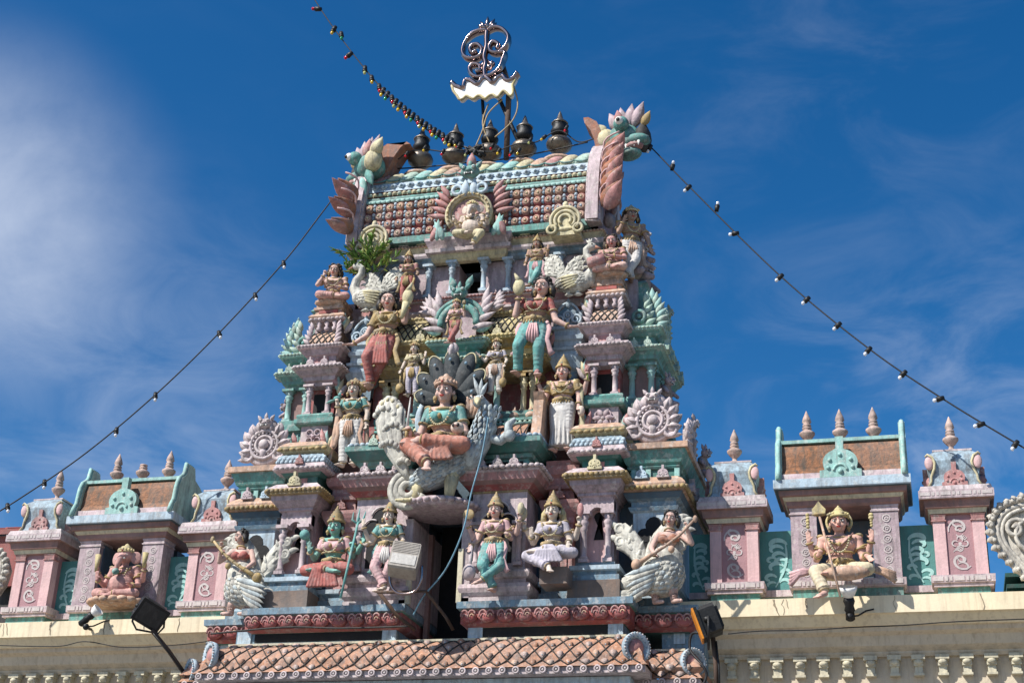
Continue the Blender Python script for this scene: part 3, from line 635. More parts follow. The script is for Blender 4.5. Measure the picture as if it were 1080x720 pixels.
# -- mauve bays beside the door, first storey
def scallops(m, x0, x1, yf, yb, z, o, r, mat='lilac_stone', side=True):
    m.m(mat); m.beads(x0, x1, yf, yb, z, o, r, r*1.9, 1.05, side, r*.75)
for s in (-1, 1):
    x0, x1 = span(s, .42, 1.3); t = None
    m = MB('lilac_stone'); m.stack(x0, x1, -.98, 0, [(6.79, .02), (6.87, .02), (6.88, -.0, 'mauve_light'), (6.93, .05), (6.99, .07), (7.05, .05), (7.07, -.02), (7.12, -.02), (7.14, .03, 'lilac_stone'), (7.2, .05), (7.24, .04), (7.26, -.04), (7.30, -.05)])
    p = m.build('bay_base', tower)
    m = MB('mauve_light'); m.stack(x0+.05, x1-.05, -.93, 0, [(7.3, 0), (8.36, 0)])
    # trefoil niche with pilasters
    nx = (x0+x1)/2-(.0 if s > 0 else -.0)
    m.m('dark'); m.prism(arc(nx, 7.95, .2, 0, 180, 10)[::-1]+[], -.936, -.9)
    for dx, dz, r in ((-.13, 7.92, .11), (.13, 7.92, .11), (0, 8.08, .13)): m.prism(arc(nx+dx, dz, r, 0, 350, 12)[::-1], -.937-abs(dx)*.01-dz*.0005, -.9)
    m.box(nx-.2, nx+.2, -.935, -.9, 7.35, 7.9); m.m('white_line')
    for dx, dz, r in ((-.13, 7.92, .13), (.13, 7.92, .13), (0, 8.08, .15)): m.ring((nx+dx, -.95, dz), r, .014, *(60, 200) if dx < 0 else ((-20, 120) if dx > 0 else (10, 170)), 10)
    for dx in (-.3, .3): colonnette(m, nx+dx, -.96, 7.3, 7.92, .04, 'mauve_light')
    m.m('gold').box(x0+.04, x1-.04, -.95, -.5, 8.36, 8.385); m.build('bay_wall', tower)
    m = MB('lotus_red'); m.stack(x0+.02, x1-.02, -.96, 0, [(8.385, .0), (8.41, .02), (8.45, .08), (8.5, .13, 'brown_pink'), (8.6, .17, 'rose'), (8.62, .19, 'mauve_light'), (8.68, .17), (8.72, .04)])
    scallops(m, x0, x1, -.98, 0, 8.66, .18, .045); m.build('cornice', tower)
    m = MB('teal'); m.stack(x0+.06, x1-.06, -.88, 0, [(8.72, 0), (8.86, .0), (8.87, .05), (8.92, .07), (8.93, .12, 'teal_dark'), (9.04, .2), (9.05, .21, 'teal'), (9.12, .21), (9.13, .1)])
    m.m('dark'); 
    for k in range(3): m.box(x0+.16+k*.22, x0+.30+k*.22, -.885, -.8, 8.74, 8.83)
    m.m('blue_light'); scallops(m, x0+.06, x1-.06, -.88, 0, 9.15, .17, .045, 'blue_light'); m.build('upper_cornice', tower)
    # small vaulted roof above, with a fin slab at the outer end
    m = MB('tile_orange'); n = 8; xx0, xx1 = x0+.12, x1-.1
    vs = [(xx, -.4-.5*math.cos(math.radians(a*90/n)), 9.18+.34*math.sin(math.radians(a*90/n))) for a in range(n+1) for xx in (xx0, xx1)]
    m.add(vs, [(2*k, 2*k+1, 2*k+3, 2*k+2) for k in range(n)])
    m.box(xx0, xx1, -.4, -.1, 9.15, 9.5)
    m.m('black_mould')
    for i in range(7):
        for sg in (-1, 1):
            pts = [(min(xx1, max(xx0, xx0+(i-.5+sg*t)*.12+.06)), -.405-.5*math.cos(math.radians(t*70)), 9.185+.34*math.sin(math.radians(t*70))) for t in [k/5 for k in range(6)]]
            m.tube(pts, .008, 4)
    m.m('teal').tube([(xx0-.02, -.62, 9.5), (xx1+.02, -.62, 9.5)], .03); m.m('green_pale').beads(xx0, xx1, -.6, -.5, 9.53, 0, .035, .075, 1, False); m.m('teal').box(xx0-.03, xx1+.03, -.62, -.1, 9.56, 9.6)
    m.m('orange_pale')
    for k in range(3): m.lathe((xx0+.12+k*.24, -.5, 9.6), [(.03, 0), (.07, .03), (.085, .07), (.06, .11), (.03, .13), (.04, .15), (.02, .17), (.004, .22)], 10)
    m.build('vault_roof', tower)
    if s < 0: continue
    m = MB('orange_pale'); xo = x1-.02
    m.add([(xo, -1.02, 9.12), (xo, -.95, 9.3), (xo, -.86, 9.75), (xo, -.92, 9.86), (xo, -.5, 9.86), (xo, -.3, 9.12), (xo+.14, -1.02, 9.12), (xo+.14, -.95, 9.3), (xo+.14, -.86, 9.75), (xo+.14, -.92, 9.86), (xo+.14, -.5, 9.86), (xo+.14, -.3, 9.12)],
          [(0, 1, 2, 3, 4, 5), (11, 10, 9, 8, 7, 6)]+[(i, i+6, (i+1) % 6+6, (i+1) % 6) for i in range(6)])
    m.build('end_fin', tower)
# gable leaves behind the seated goddess, between the two vaults
m = MB('cream_yellow')
for i in range(13):
    a = -20+220*i/12; m.m('cream_yellow' if i % 2 else 'orange_pale').petal((.34*math.cos(math.radians(a)), -.62, 9.5+.3*math.sin(math.radians(a))), a, .34, .13, .05)
m.m('blue_light').ring((0, -.68, 9.62), .5, .06, -40, 220, 24); m.m('lotus_red').lathe((0, -.55, 9.5), [(.36, 0), (.36, .05)], 24, 'y'); m.m('brown_pink').box(-.45, .45, -.6, -.1, 9.0, 9.7)
m.build('leaf_aureole', tower)

# -- pink pedestals
for s in (-1, 1):
    x0, x1 = span(s, 1.44, 1.82)
    m = MB('blue_light'); m.stack(x0, x1, -.5, 0, [(6.79, .06), (6.9, .06), (6.91, .1), (7.0, .1, 'blue'), (7.01, .05), (7.1, .05), (7.11, .09, 'blue_light'), (7.17, .09), (7.18, .0)])
    m.m('rose').stack(x0+.02, x1-.02, -.5, 0, [(7.18, 0), (8.0, 0), (8.02, .03), (8.1, .03), (8.16, .07), (8.22, .1), (8.28, .12), (8.33, .12), (8.34, .03), (8.5, .0), (8.51, .05), (8.56, .06), (8.58, .02), (8.68, .02), (8.72, .08), (8.78, .1), (8.84, .1), (8.85, .05), (8.93, .05)])
    for dx in (.07, -.07): m.box(x0+.16+dx, x0+.22+dx, -.52, -.45, 7.25, 7.95)
    m.build('pedestal', tower)
# -- corner shrines, three storeys high
def lattice_vault(m, x0, x1, yf, yb, z0, h, mat, line='black_mould', dep=.3):
    n = 8; m.m(mat); zc = [(dep*(1-math.cos(math.radians(90*k/n))), h*math.sin(math.radians(90*k/n))) for k in range(n+1)]
    vs = [(xx, yf+o, z0+z) for o, z in zc for xx in (x0, x1)]; m.add(vs, [(2*k, 2*k+1, 2*k+3, 2*k+2) for k in range(n)])
    m.box(x0, x1, yf+dep, yb, z0, z0+h); m.add([(x0, yf+o, z0+z) for o, z in zc]+[(x0, yf+dep, z0)], [tuple(range(n+2))]); m.add([(x1, yf+o, z0+z) for o, z in zc]+[(x1, yf+dep, z0)], [tuple(range(n+1, -1, -1))])
    m.m(line); w = .105
    for i in range(-2, int((x1-x0)/w)+3):
        for sg in (-1, 1):
            pts = []
            for k in range(7):
                t = k/6*.72; a = math.radians(t*90); u = x0+(i+sg*k/6*2)*w
                if x0 <= u <= x1: pts.append((u, yf+dep*(1-math.cos(a))-.006, z0+h*math.sin(a)))
            if len(pts) > 1: m.tube(pts, .011, 4)
for s in (-1, 1):
    cx = s*2.215; x0, x1 = cx-.235, cx+.235
    sh = MB('brick'); sh.box(x0-.12, x1+.12, -.98, -.3, 6.8, 7.06); sh.m('blue').stack(x0, x1, -.85, .2, [(7.06, .1), (7.14, .1), (7.15, .06), (7.2, .06), (7.21, .11, 'blue_light'), (7.27, .11), (7.28, .03, 'blue'), (7.33, .03)])
    shrine = sh.build('corner_shrine', tower)
    m = MB('pink'); m.box(x0+.03, x1-.03, -.68, .2, 7.33, 8.22); m.m('mauve').box(x0, x0+.06, -.8, -.6, 7.33, 8.22); m.box(x1-.06, x1, -.8, -.6, 7.33, 8.22)
    arcp = [(x0, 8.22), (x0, 8.02), (x0+.13, 8.02)]+arc(cx, 8.02, .1, 180, 0, 8)+[(x1, 8.02), (x1, 8.22)]
    m.m('mauve_light').prism(arcp[::-1], -.83, -.7); m.m('mauve')
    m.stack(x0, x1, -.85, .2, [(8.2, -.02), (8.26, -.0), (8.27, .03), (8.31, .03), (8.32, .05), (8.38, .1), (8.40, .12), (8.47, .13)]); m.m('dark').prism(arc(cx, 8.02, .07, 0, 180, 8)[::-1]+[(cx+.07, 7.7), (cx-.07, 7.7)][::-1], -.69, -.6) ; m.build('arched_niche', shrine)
    for dx in (-.165, .165):
        m = MB(); colonnette(m, cx+dx, -.85, 7.33, 8.05, .043, 'mauve_light'); m.build('colonnette', shrine)
    m = MB('gold'); m.stack(x0, x1, -.85, .2, [(8.47, .13), (8.48, .19), (8.56, .19), (8.6, .15, 'mauve_light'), (8.66, .08), (8.67, .02)])
    m.m('gold').beads(x0, x1, -.85, .2, 8.53, .195, .036, .07, 1.1); m.build('cornice', shrine)
    m = MB('teal_dark'); m.stack(x0, x1, -.75, .2, [(8.67, 0), (8.82, 0), (8.83, .05), (8.87, .08), (8.88, .15, 'mauve'), (8.93, .17, 'mauve_light'), (8.99, .14)])
    m.m('rose').box(cx-.08, cx+.08, -.76, -.7, 8.7, 8.8); scallops(m, x0, x1, -.75, .2, 8.91, .16, .04, 'lilac_stone')
    m.m('blue_stone').stack(x0, x1, -.75, .2, [(8.99, .11), (9.04, .14), (9.1, .13), (9.15, .08)])
    for rr, zz in ((0, 9.02), (1, 9.07)):
        for i in range(11): m.m('blue_light').ell((x0-.13+(i+.5*rr)*.07, -.75-.13, zz), (.033, .02, .03), 6, 4)
        for i in range(8): 
            for xe in (x0-.13, x1+.13): m.ell((xe, -.88+(i+.5*rr)*.08, zz), (.02, .033, .03), 6, 4)
    m.m('orange_pale').stack(x0, x1, -.72, .2, [(9.15, .05), (9.2, .12, 'cream_yellow'), (9.27, .15), (9.33, .1, 'orange_pale'), (9.38, .02)])
    for i in range(8): m.m('gold').ell((x0-.12+i*.1, -.87, 9.22), (.05, .03, .03), 8, 5)
    m.build('shrine_roof', shrine)
    m = MB('mauve_light'); m.stack(x0, x1, -.52, .2, [(9.3, -.02), (9.72, -.02)]); m.m('mauve')
    for a in ((-.07, -.07), (.07, -.07), (.07, .07), (-.07, .07)): m.ring((cx+a[0]*.9, -.52, 9.54+a[1]*.9), .05, .014, 0, 360, 12)
    if s > 0:
        for k in range(6): m.petal((cx+.02*math.cos(k*1.047), -.52, 9.55+.02*math.sin(k*1.047)), k*60, .15, .09, .03)
    m.ell((cx, -.53, 9.54), .035, 8, 5); m.m('teal').stack(x0, x1, -.5, .2, [(9.72, .02), (9.74, .07), (9.76, .08), (9.82, .08), (9.83, .05), (9.88, .06), (9.91, .04)]); m.build('flower_block', shrine)
    m = MB('lotus_red'); m.box(x0+.04, x1-.04, -.3, .2, 9.91, 10.4); m.m('dark').box(x0+.09, x1-.09, -.305, -.25, 9.95, 10.32); m.build('niche', shrine)
    for dx in (-.155, .155):
        m = MB(); colonnette(m, cx+dx, -.46, 9.91, 10.4, .04, 'mauve_light'); m.build('colonnette', shrine)
    m = MB('mauve'); m.stack(x0, x1, -.5, .2, [(10.39, -.04), (10.44, -.02), (10.46, .02), (10.52, .03), (10.54, .07), (10.6, .12), (10.61, .15, 'mauve_light'), (10.68, .15), (10.7, .08), (10.72, .02, 'mauve'), (10.78, .0), (10.86, .0), (10.88, .04), (10.9, .05), (10.96, .09), (10.97, .13, 'mauve_light'), (11.03, .12), (11.05, .05)])
    scallops(m, x0, x1, -.5, .2, 10.64, .16, .034); scallops(m, x0, x1, -.5, .2, 11.0, .13, .03); m.m('rose').box(cx-.12, cx+.12, -.505, -.45, 10.74, 10.85); m.build('cornice', shrine)
    m = MB(); lattice_vault(m, x0+.02, x1-.02, -.55, .2, 11.05, .3, 'orange_pale'); m.m('mauve_light')
    for sx in (-1, 1):
        for k in range(5): m.petal((cx+sx*.2, -.55+.02*k, 11.06+k*.07), 90-sx*(50-k*8), .16, .07, .03)
    for k in range(3): m.lathe((cx-.13+.13*k, -.42, 11.33), [(.03, 0), (.045, .05), (.02, .08), (.045, .13), (.03, .17)], 8)
    m.stack(x0, x1, -.42, .2, [(11.33, -.1), (11.48, -.1), (11.49, .02), (11.53, .05), (11.57, .07, 'orange_pale'), (11.62, .03), (11.63, -.01), (11.7, -.02), (11.71, .01), (11.75, .01), (11.76, -.02), (11.82, -.02), (11.83, 0), (11.88, 0)])
    scallops(m, x0, x1, -.42, .2, 11.52, .05, .036); m.m('red').box(x0+.08, x1-.08, -.43, -.3, 11.64, 11.69); m.build('shrine_crown', shrine)

# -- outer bays: blue below, medallion, teal above
for s in (-1, 1):
    x0, x1 = span(s, 2.62, 3.28)
    m = MB('blue'); m.stack(x0, x1, -.58, YB-.02, [(6.78, .0), (6.9, .0), (6.91, -.05, 'blue_light'), (7.02, -.05), (7.05, .0, 'blue'), (7.12, .0), (7.13, -.04), (8.1, -.04, 'blue_light'), (8.12, -.0), (8.17, .02, 'blue'), (8.19, -.02), (8.25, -.02), (8.28, .04), (8.36, .08, 'blue_dark')])
    cx = (x0+x1)/2
    m.m('dark')
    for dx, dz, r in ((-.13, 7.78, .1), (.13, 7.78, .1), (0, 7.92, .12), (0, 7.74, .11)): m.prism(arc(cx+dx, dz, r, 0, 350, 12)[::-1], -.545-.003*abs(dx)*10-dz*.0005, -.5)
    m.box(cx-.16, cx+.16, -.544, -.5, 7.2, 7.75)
    bay = m.build('outer_bay', tower)
    m = MB('orange_pale'); m.stack(x0, x1, -.58, YB, [(8.36, .05), (8.4, .12, 'orange_pale'), (8.47, .13), (8.54, .08), (8.6, .0)])
    m.m('gold').beads(x0, x1, -.58, YB, 8.41, .135, .038, .075, 1.1)
    m.build('cornice', bay)
    m = MB('teal_dark'); m.stack(x0, x1, -.55, YB-.02, [(8.6, -.01), (8.72, -.01)]); m.m('teal_light')
    for k in range(4): m.box(x0+.02+k*.2, x0+.09+k*.2, -.57, -.5, 8.6, 8.72)
    for k in range(8):
        for xe in (x0-.01, x1-.03): m.box(xe, xe+.04, -.5+k*.25, -.42+k*.25, 8.6, 8.72)
    m.m('teal').stack(x0, x1, -.55, YB, [(8.72, .02), (8.75, .04), (8.77, .02), (8.8, .06), (8.85, .08), (8.93, .12), (8.97, .13), (8.975, .17, 'orange_pale'), (9.06, .17, 'orange_pale'), (9.065, .0)])
    m.build('upper_cornice', bay)
    m = MB(); medallion(m, cx+s*.0, -.6, 9.42, .4, 'lilac_stone'); m.build('leaf_medallion', bay)
    # side medallions on the flank
    for yy in (.35,):
        m = MB(); m.T = T(s*3.32, yy, 9.42, rz=s*PI/2); medallion(m, 0, 0, 0, .36, 'lilac_stone'); m.build('leaf_medallion', bay)
    # teal storey
    x0, x1 = span(s, 2.5, 2.9)
    m = MB('teal'); m.stack(x0, x1, -.22, 1.25, [(9.0, 0), (9.74, 0), (9.76, .06), (9.84, .07), (9.86, .03), (9.94, .03)]); bay2 = m.build('teal_bay', tower)
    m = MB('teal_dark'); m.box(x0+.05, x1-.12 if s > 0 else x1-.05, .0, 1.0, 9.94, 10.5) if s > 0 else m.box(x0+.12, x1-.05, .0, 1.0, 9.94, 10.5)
    m.build('recess', bay2)
    for (dx, yy) in ((.06, -.16), (.34, -.16), (.34, .25), (.34, .7), (.34, 1.15)):
        m = MB(); colonnette(m, s*(2.5+dx), yy, 9.94, 10.48, .045, 'teal_light', 'teal'); m.build('colonnette', bay2)
    m = MB('teal'); m.stack(x0, x1, -.2, 1.25, [(10.47, -.02), (10.53, .0), (10.55, .04), (10.6, .05), (10.66, .1), (10.67, .14, 'teal_light'), (10.73, .13), (10.75, .05), (10.77, .0, 'teal'), (10.9, .0), (10.92, .04), (10.98, .08), (10.99, .12, 'teal_light'), (11.05, .11), (11.07, .0)])
    scallops(m, x0, x1, -.2, 1.25, 10.7, .145, .034, 'green_pale'); scallops(m, x0, x1, -.2, 1.25, 11.02, .12, .03, 'green_pale'); m.build('cornice', bay2)
    m = MB('green_pale'); cx = (x0+x1)/2
    m.ell((cx, .1, 11.1), (.26, .3, .42), 14, 8)
    for k in range(7): m.m('green_pale' if k % 2 else 'teal_light').petal((cx+s*(.18+.02*k-.004*k*k), -.12, 11.1+k*.07), (20+k*12) if s > 0 else (160-k*12), .24, .1, .05)
    for k in range(5): m.m('green_pale').petal((cx+s*.05, -.18, 11.12+k*.09), (30+k*12) if s > 0 else (150-k*12), .2, .09, .05)
    m.m('teal').ring((cx-s*.03, -.22, 11.25), .09, .03, 0, 360, 14); m.ell((cx-s*.03, -.22, 11.25), .04, 8, 5)
    m.build('leaf_gable', bay2)
    for yy in (.45,):
        m = MB(); m.T = T(s*2.95, yy, 11.35, rz=s*PI/2); medallion(m, 0, 0, 0, .3, 'green_pale'); m.build('leaf_gable', bay2)
    # flank corner, second row
    m = MB('teal'); m.stack(*span(s, 2.3, 2.7), .1, 1.2, [(11.0, 0), (11.9, 0), (11.95, .04), (12.0, .0)]); m.build('flank_block', bay2)

# -- blue stepped pedestals, third storey
for s in (-1, 1):
    x0, x1 = span(s, 1.42, 1.8)
    m = MB('blue'); m.stack(x0, x1, -.28, 0.1, [(10.2, -.06), (10.42, -.04), (10.46, .02, 'blue_light'), (10.6, .07), (10.63, .08), (10.67, .08), (10.68, .03), (10.74, .02), (10.75, .06), (10.79, .07), (10.82, .02), (10.9, .02), (10.92, .05), (10.98, .06), (10.99, .02), (11.08, .02), (11.09, .06), (11.14, .06)])
    m.m('dark').box(x0+.04, x1-.04, -.2, 0, 9.9, 10.25); p = m.build('stepped_pedestal', tower)
    m = MB(); scroll_kudu(m, (x0+x1)/2, -.26, 11.14, .24, 'blue_light', 'blue'); m.build('scroll_plaque', p)

# -- centre of second storey: gold colonnettes, slabs
for s in (-1, 1):
    for dx in (1.0, 1.14):
        m = MB(); colonnette(m, s*dx, -.42, 9.72, 10.34, .045, 'cream_yellow', 'gold'); m.build('colonnette', tower)
    for dx in (.3, .62):
        m = MB(); colonnette(m, s*dx, -.5, 9.75, 10.3, .05, 'teal_light', 'teal'); m.build('colonnette', tower)
    x0, x1 = span(s, .35, 1.22)
    m = MB('teal'); m.stack(x0, x1, -.5, -.1, [(9.6, .0), (9.68, .04), (9.74, .04)]); m.build('teal_ledge', tower)
    m = MB('gold'); m.stack(x0, x1, -.42, -.1, [(10.34, -.02), (10.38, .04), (10.4, .04), (10.44, .0), (10.48, .03), (10.54, .1), (10.56, .14, 'yellow'), (10.63, .13), (10.65, .04), (10.67, .0, 'cream_yellow'), (10.78, .0), (10.8, .05, 'gold'), (10.86, .07), (10.9, .13), (10.91, .17, 'yellow'), (10.98, .16), (11.02, .06)])
    scallops(m, x0, x1, -.42, -.1, 10.6, .14, .034, 'yellow'); scallops(m, x0, x1, -.42, -.1, 10.95, .17, .036, 'yellow'); m.build('gold_cornice', tower)
    m = MB(); lattice_vault(m, x0+.02, x1-.02, -.52, -.1, 11.02, .36, 'yellow', dep=.26)
    m.m('yellow'); scallops(m, x0, x1, -.38, -.1, 11.4, .04, .036, 'yellow'); m.box(x0, x1, -.36, -.1, 11.36, 11.44)
    xe = x1-.02 if s > 0 else x0-.1
    m.m('cream_yellow').add([(xe, -.62, 11.0), (xe, -.6, 11.3), (xe, -.5, 11.55), (xe, -.55, 11.7), (xe, -.3, 11.6), (xe, -.1, 11.0), (xe+.12, -.62, 11.0), (xe+.12, -.6, 11.3), (xe+.12, -.5, 11.55), (xe+.12, -.55, 11.7), (xe+.12, -.3, 11.6), (xe+.12, -.1, 11.0)], [(0, 1, 2, 3, 4, 5), (11, 10, 9, 8, 7, 6)]+[(i, i+6, (i+1) % 6+6, (i+1) % 6) for i in range(6)])
    for k in range(3): m.m('gold').lathe((s*(.55+k*.22), -.25, 11.44), [(.07, 0), (.08, .04), (.05, .07), (.02, .1), (.004, .16)], 10)
    m.build('vault_roof', tower)
    m = MB('mauve_light')
    for k in range(5):
        m.m('lilac_stone').petal((s*(.22+k*.03), -.62+.03*k, 11.08+k*.1), (10+k*17) if s > 0 else (170-k*17), .36, .12, .05)
        m.petal((s*(.42+k*.02), -.5+.03*k, 11.42+k*.04), (15+k*14) if s > 0 else (165-k*14), .28, .1, .05)
    m.build('leaf_gable', tower)
m = MB('teal'); m.stack(-.34, .34, -.55, -.1, [(9.95, -.15), (10.3, -.15), (10.4, -.04), (10.42, -.02), (10.5, .0), (10.55, .07), (10.57, .11, 'teal_light'), (10.63, .1), (10.65, .0, 'teal'), (10.74, .0), (10.76, .04), (10.82, .09), (10.84, .12, 'teal_light'), (10.91, .11), (10.93, .0)])
scallops(m, -.34, .34, -.55, -.1, 10.6, .11, .034, 'green_pale'); scallops(m, -.34, .34, -.55, -.1, 10.88, .13, .034, 'green_pale'); m.m('dark').box(-.2, .2, -.41, -.3, 9.95, 10.28); m.build('teal_cornice', tower)
m = MB('teal'); m.ring((0, -.6, 11.2), .28, .06, -10, 190, 18); m.ring((0, -.58, 11.2), .38, .04, 0, 180, 18); lion_face(m, 0, -.66, 11.66, .17, 'teal')
for sx in (-1, 1): m.m('teal_light').petal((sx*.28, -.6, 11.05), 90-sx*75, .25, .14, .05); m.m('teal').petal((sx*.1, -.6, 11.78), 90-sx*20, .22, .12, .04)
m.m('mauve').box(-.26, .26, -.55, -.2, 10.93, 11.4); m.build('arched_gable', tower)

# -- frieze and top storey
m = MB('rose'); m.stack(-1.75, 1.75, -.12, .3, [(11.55, 0), (11.62, .05, 'lilac_stone'), (11.66, .05), (11.67, .02, 'rose'), (11.8, .02), (11.81, .06, 'lilac_stone'), (11.88, .06), (11.89, .0)])
scallops(m, -1.75, 1.75, -.12, .3, 11.85, .07, .03, 'rose'); m.build('pink_frieze', tower)
m = MB('mauve'); m.box(-1.95, -.24, .0, 1.0, 11.88, 12.55); m.box(.12, 1.95, .0, 1.0, 11.88, 12.55); m.box(-.24, .12, .7, 1.0, 11.88, 12.55); m.m('dark').box(-.24, .12, .6, .7, 11.88, 12.55); m.build('top_storey_wall', tower)
for x in (-1.55, -1.1, -.72, -.32, .2, .58, .95, 1.4):
    m = MB(); colonnette(m, x, -.12 if abs(x) < .5 else -.06, 11.93, 12.5, .042, 'blue_light'); m.build('colonnette', tower)
m = MB('blue'); m.stack(-2.0, 2.0, -.06, 1.0, [(12.5, -.02), (12.54, .03), (12.58, .03), (12.6, .08), (12.64, .1, 'lilac_stone'), (12.68, .1), (12.69, .04), (12.74, .06, 'cream_yellow'), (12.8, .1), (12.86, .04), (12.87, .0)])
m.stack(-.62, .52, -.14, .3, [(12.5, .0), (12.54, .04), (12.62, .06), (12.63, .12, 'lilac_stone'), (12.69, .13), (12.7, .07), (12.76, .1), (12.83, .14, 'mauve_light'), (12.88, .14), (12.885, 0)])
scallops(m, -2.0, 2.0, -.06, 1.0, 12.81, .1, .03, 'orange_pale'); m.build('top_cornice', tower)

# -- barrel roof
BR = [( .45-.66*math.copysign(abs(math.cos(a))**.75, math.cos(a)), 12.9+1.5*math.sin(a)**.8) for a in [PI*k/24 for k in range(25)]]
def bp(t, o=0.):     # point of the roof curve t in 0..24, pushed out by o
    k = min(23, int(t)); f = t-k; y = BR[k][0]*(1-f)+BR[k+1][0]*f; z = BR[k][1]*(1-f)+BR[k+1][1]*f
    dy, dz = BR[k+1][0]-BR[k][0], BR[k+1][1]-BR[k][1]; l = math.hypot(dy, dz); return (y-dz/l*o, z+dy/l*o)
m = MB('lotus_red'); vs = [(x, y, z) for y, z in BR for x in (-1.86, 1.86)]
m.add(vs, [(2*k, 2*k+1, 2*k+3, 2*k+2) for k in range(24)]); m.m('teal').box(-1.86, 1.86, -.26, 1.1, 12.86, 12.97)
def band(t0, t1, mat, o):
    m.m(mat); ks = [t0+(t1-t0)*i/4 for i in range(5)]; vs = []
    for t in ks:
        for x in (-1.87, 1.87): y, z = bp(t, o); vs.append((x, y, z))
    for x in (-1.87, 1.87):
        y, z = bp(t1, 0); vs.append((x, y, z))
    for x in (-1.87, 1.87):
        y, z = bp(t0, 0); vs.append((x, y, z))
    m.add(vs, [(2*k, 2*k+1, 2*k+3, 2*k+2) for k in range(5)]+[(10, 11, 1, 0)])
def tz(z):   # curve parameter of a height on the front half
    k = 0
    while BR[k+1][1] < z: k += 1
    return k+(z-BR[k][1])/(BR[k+1][1]-BR[k][1])
band(tz(13.66), tz(13.72), 'teal_light', .035); band(tz(13.74), tz(13.78), 'teal', .02); band(tz(13.80), tz(13.86), 'cream_yellow', .03)
band(tz(13.9), tz(14.08), 'blue_light', .03); band(tz(14.1), 12.2, 'green_pale', .02)
n = 41
for i in range(n):
    x = -1.8+3.6*(i+.5)/n
    if abs(x+.0) < .40: continue
    for j in range(4):
        y, z = bp(tz(13.05+.165*j)+random.uniform(-.06, .06), .02); x += random.uniform(-.006, .006)
        if i % 2 == 0:
            m.m(random.choice(['lotus_red', 'lotus_red', 'rose', 'brown_pink']) if j < 3 else 'tile_orange').ell((x, y, z), (.078, .06, .082), 10, 6); m.m('orange_pale').ring((x, y-.045, z), .042, .013, 0, 360, 10); m.m('cream_yellow' if j != 1 else 'blue_light').ell((x, y-.055, z), .022, 6, 4)
        else:
            for q in (0, 1): m.m('blue_light' if q else 'blue').ell((x, y-.01, z-.02+q*.067), (.032, .04, .034), 6, 4)
for i in range(44):
    x = -1.83+3.66*(i+.5)/44; y, z = bp(tz(13.83), .04); m.m('cream_yellow' if i % 2 else 'green_pale').ell((x, y, z), (.04, .03, .035), 6, 4)
    y, z = bp(tz(13.69), .04); m.m('teal_light').ell((x, y, z-.015), (.05, .02, .03), 6, 4)
for i in range(24):
    x = -1.8+3.6*(i+.5)/24; y, z = bp(tz(13.98), .045); m.m('blue_light').petal((x-.06, y, z), 10, .13, .1, .03); m.m('blue').ell((x, y-.03, z), .025, 6, 4)
cols = ['rose', 'cream_yellow', 'green_pale', 'teal_light', 'cream_yellow', 'orange_pale']
for i in range(15):       # the coloured wave along the ridge
    x = -1.83+3.66*(i+.5)/15; mt = cols[i % 6]
    for q in range(4):
        y, z = bp(tz(14.15)+q*.7, .02); m.m(mt).ell((x+q*.02-.03, y, z), (.125, .04, .06), 8, 5)
    m.m('teal'); pts = []
    for k in range(7): 
        y, z = bp(tz(14.12)+.35*(1-math.sin(PI*k/6)), .05); pts.append((x-.122+.244*k/6, y, z))
    m.tube(pts, .014, 5)
roof = m.build('barrel_roof', tower)
# bronze pots on the ridge
for i, x in enumerate((-1.2, -.6, 0, .6, 1.2)):
    dz = .09; m = MB('orange_pale'); m.T = T(x, .45, 14.34+dz) @ Matrix.Scale(1.12, 4) @ T(-x, -.45, -14.34); m.lathe((x, .45, 14.34), [(.26, 0), (.24, .05), (.16, .09)], 16); m.m('bronze')
    m.lathe((x, .45, 14.42), [(.13, 0), (.14, .03), (.06, .07), (.055, .1), (.12, .15), (.185, .22), (.195, .27), (.17, .33), (.09, .37), (.07, .4)], 20)
    m.m('black_metal' if i != 9 else 'bronze').lathe((x, .45, 14.82), [(.07, 0), (.12, .04), (.135, .09), (.11, .14), (.11, .19), (.115, .21)], 16)
    m.m('bronze').lathe((x, .45, 15.03), [(.12, 0), (.13, .015), (.08, .06), (.05, .1), (.02, .2), (.002, .24)], 12); m.build('bronze_pot', roof)
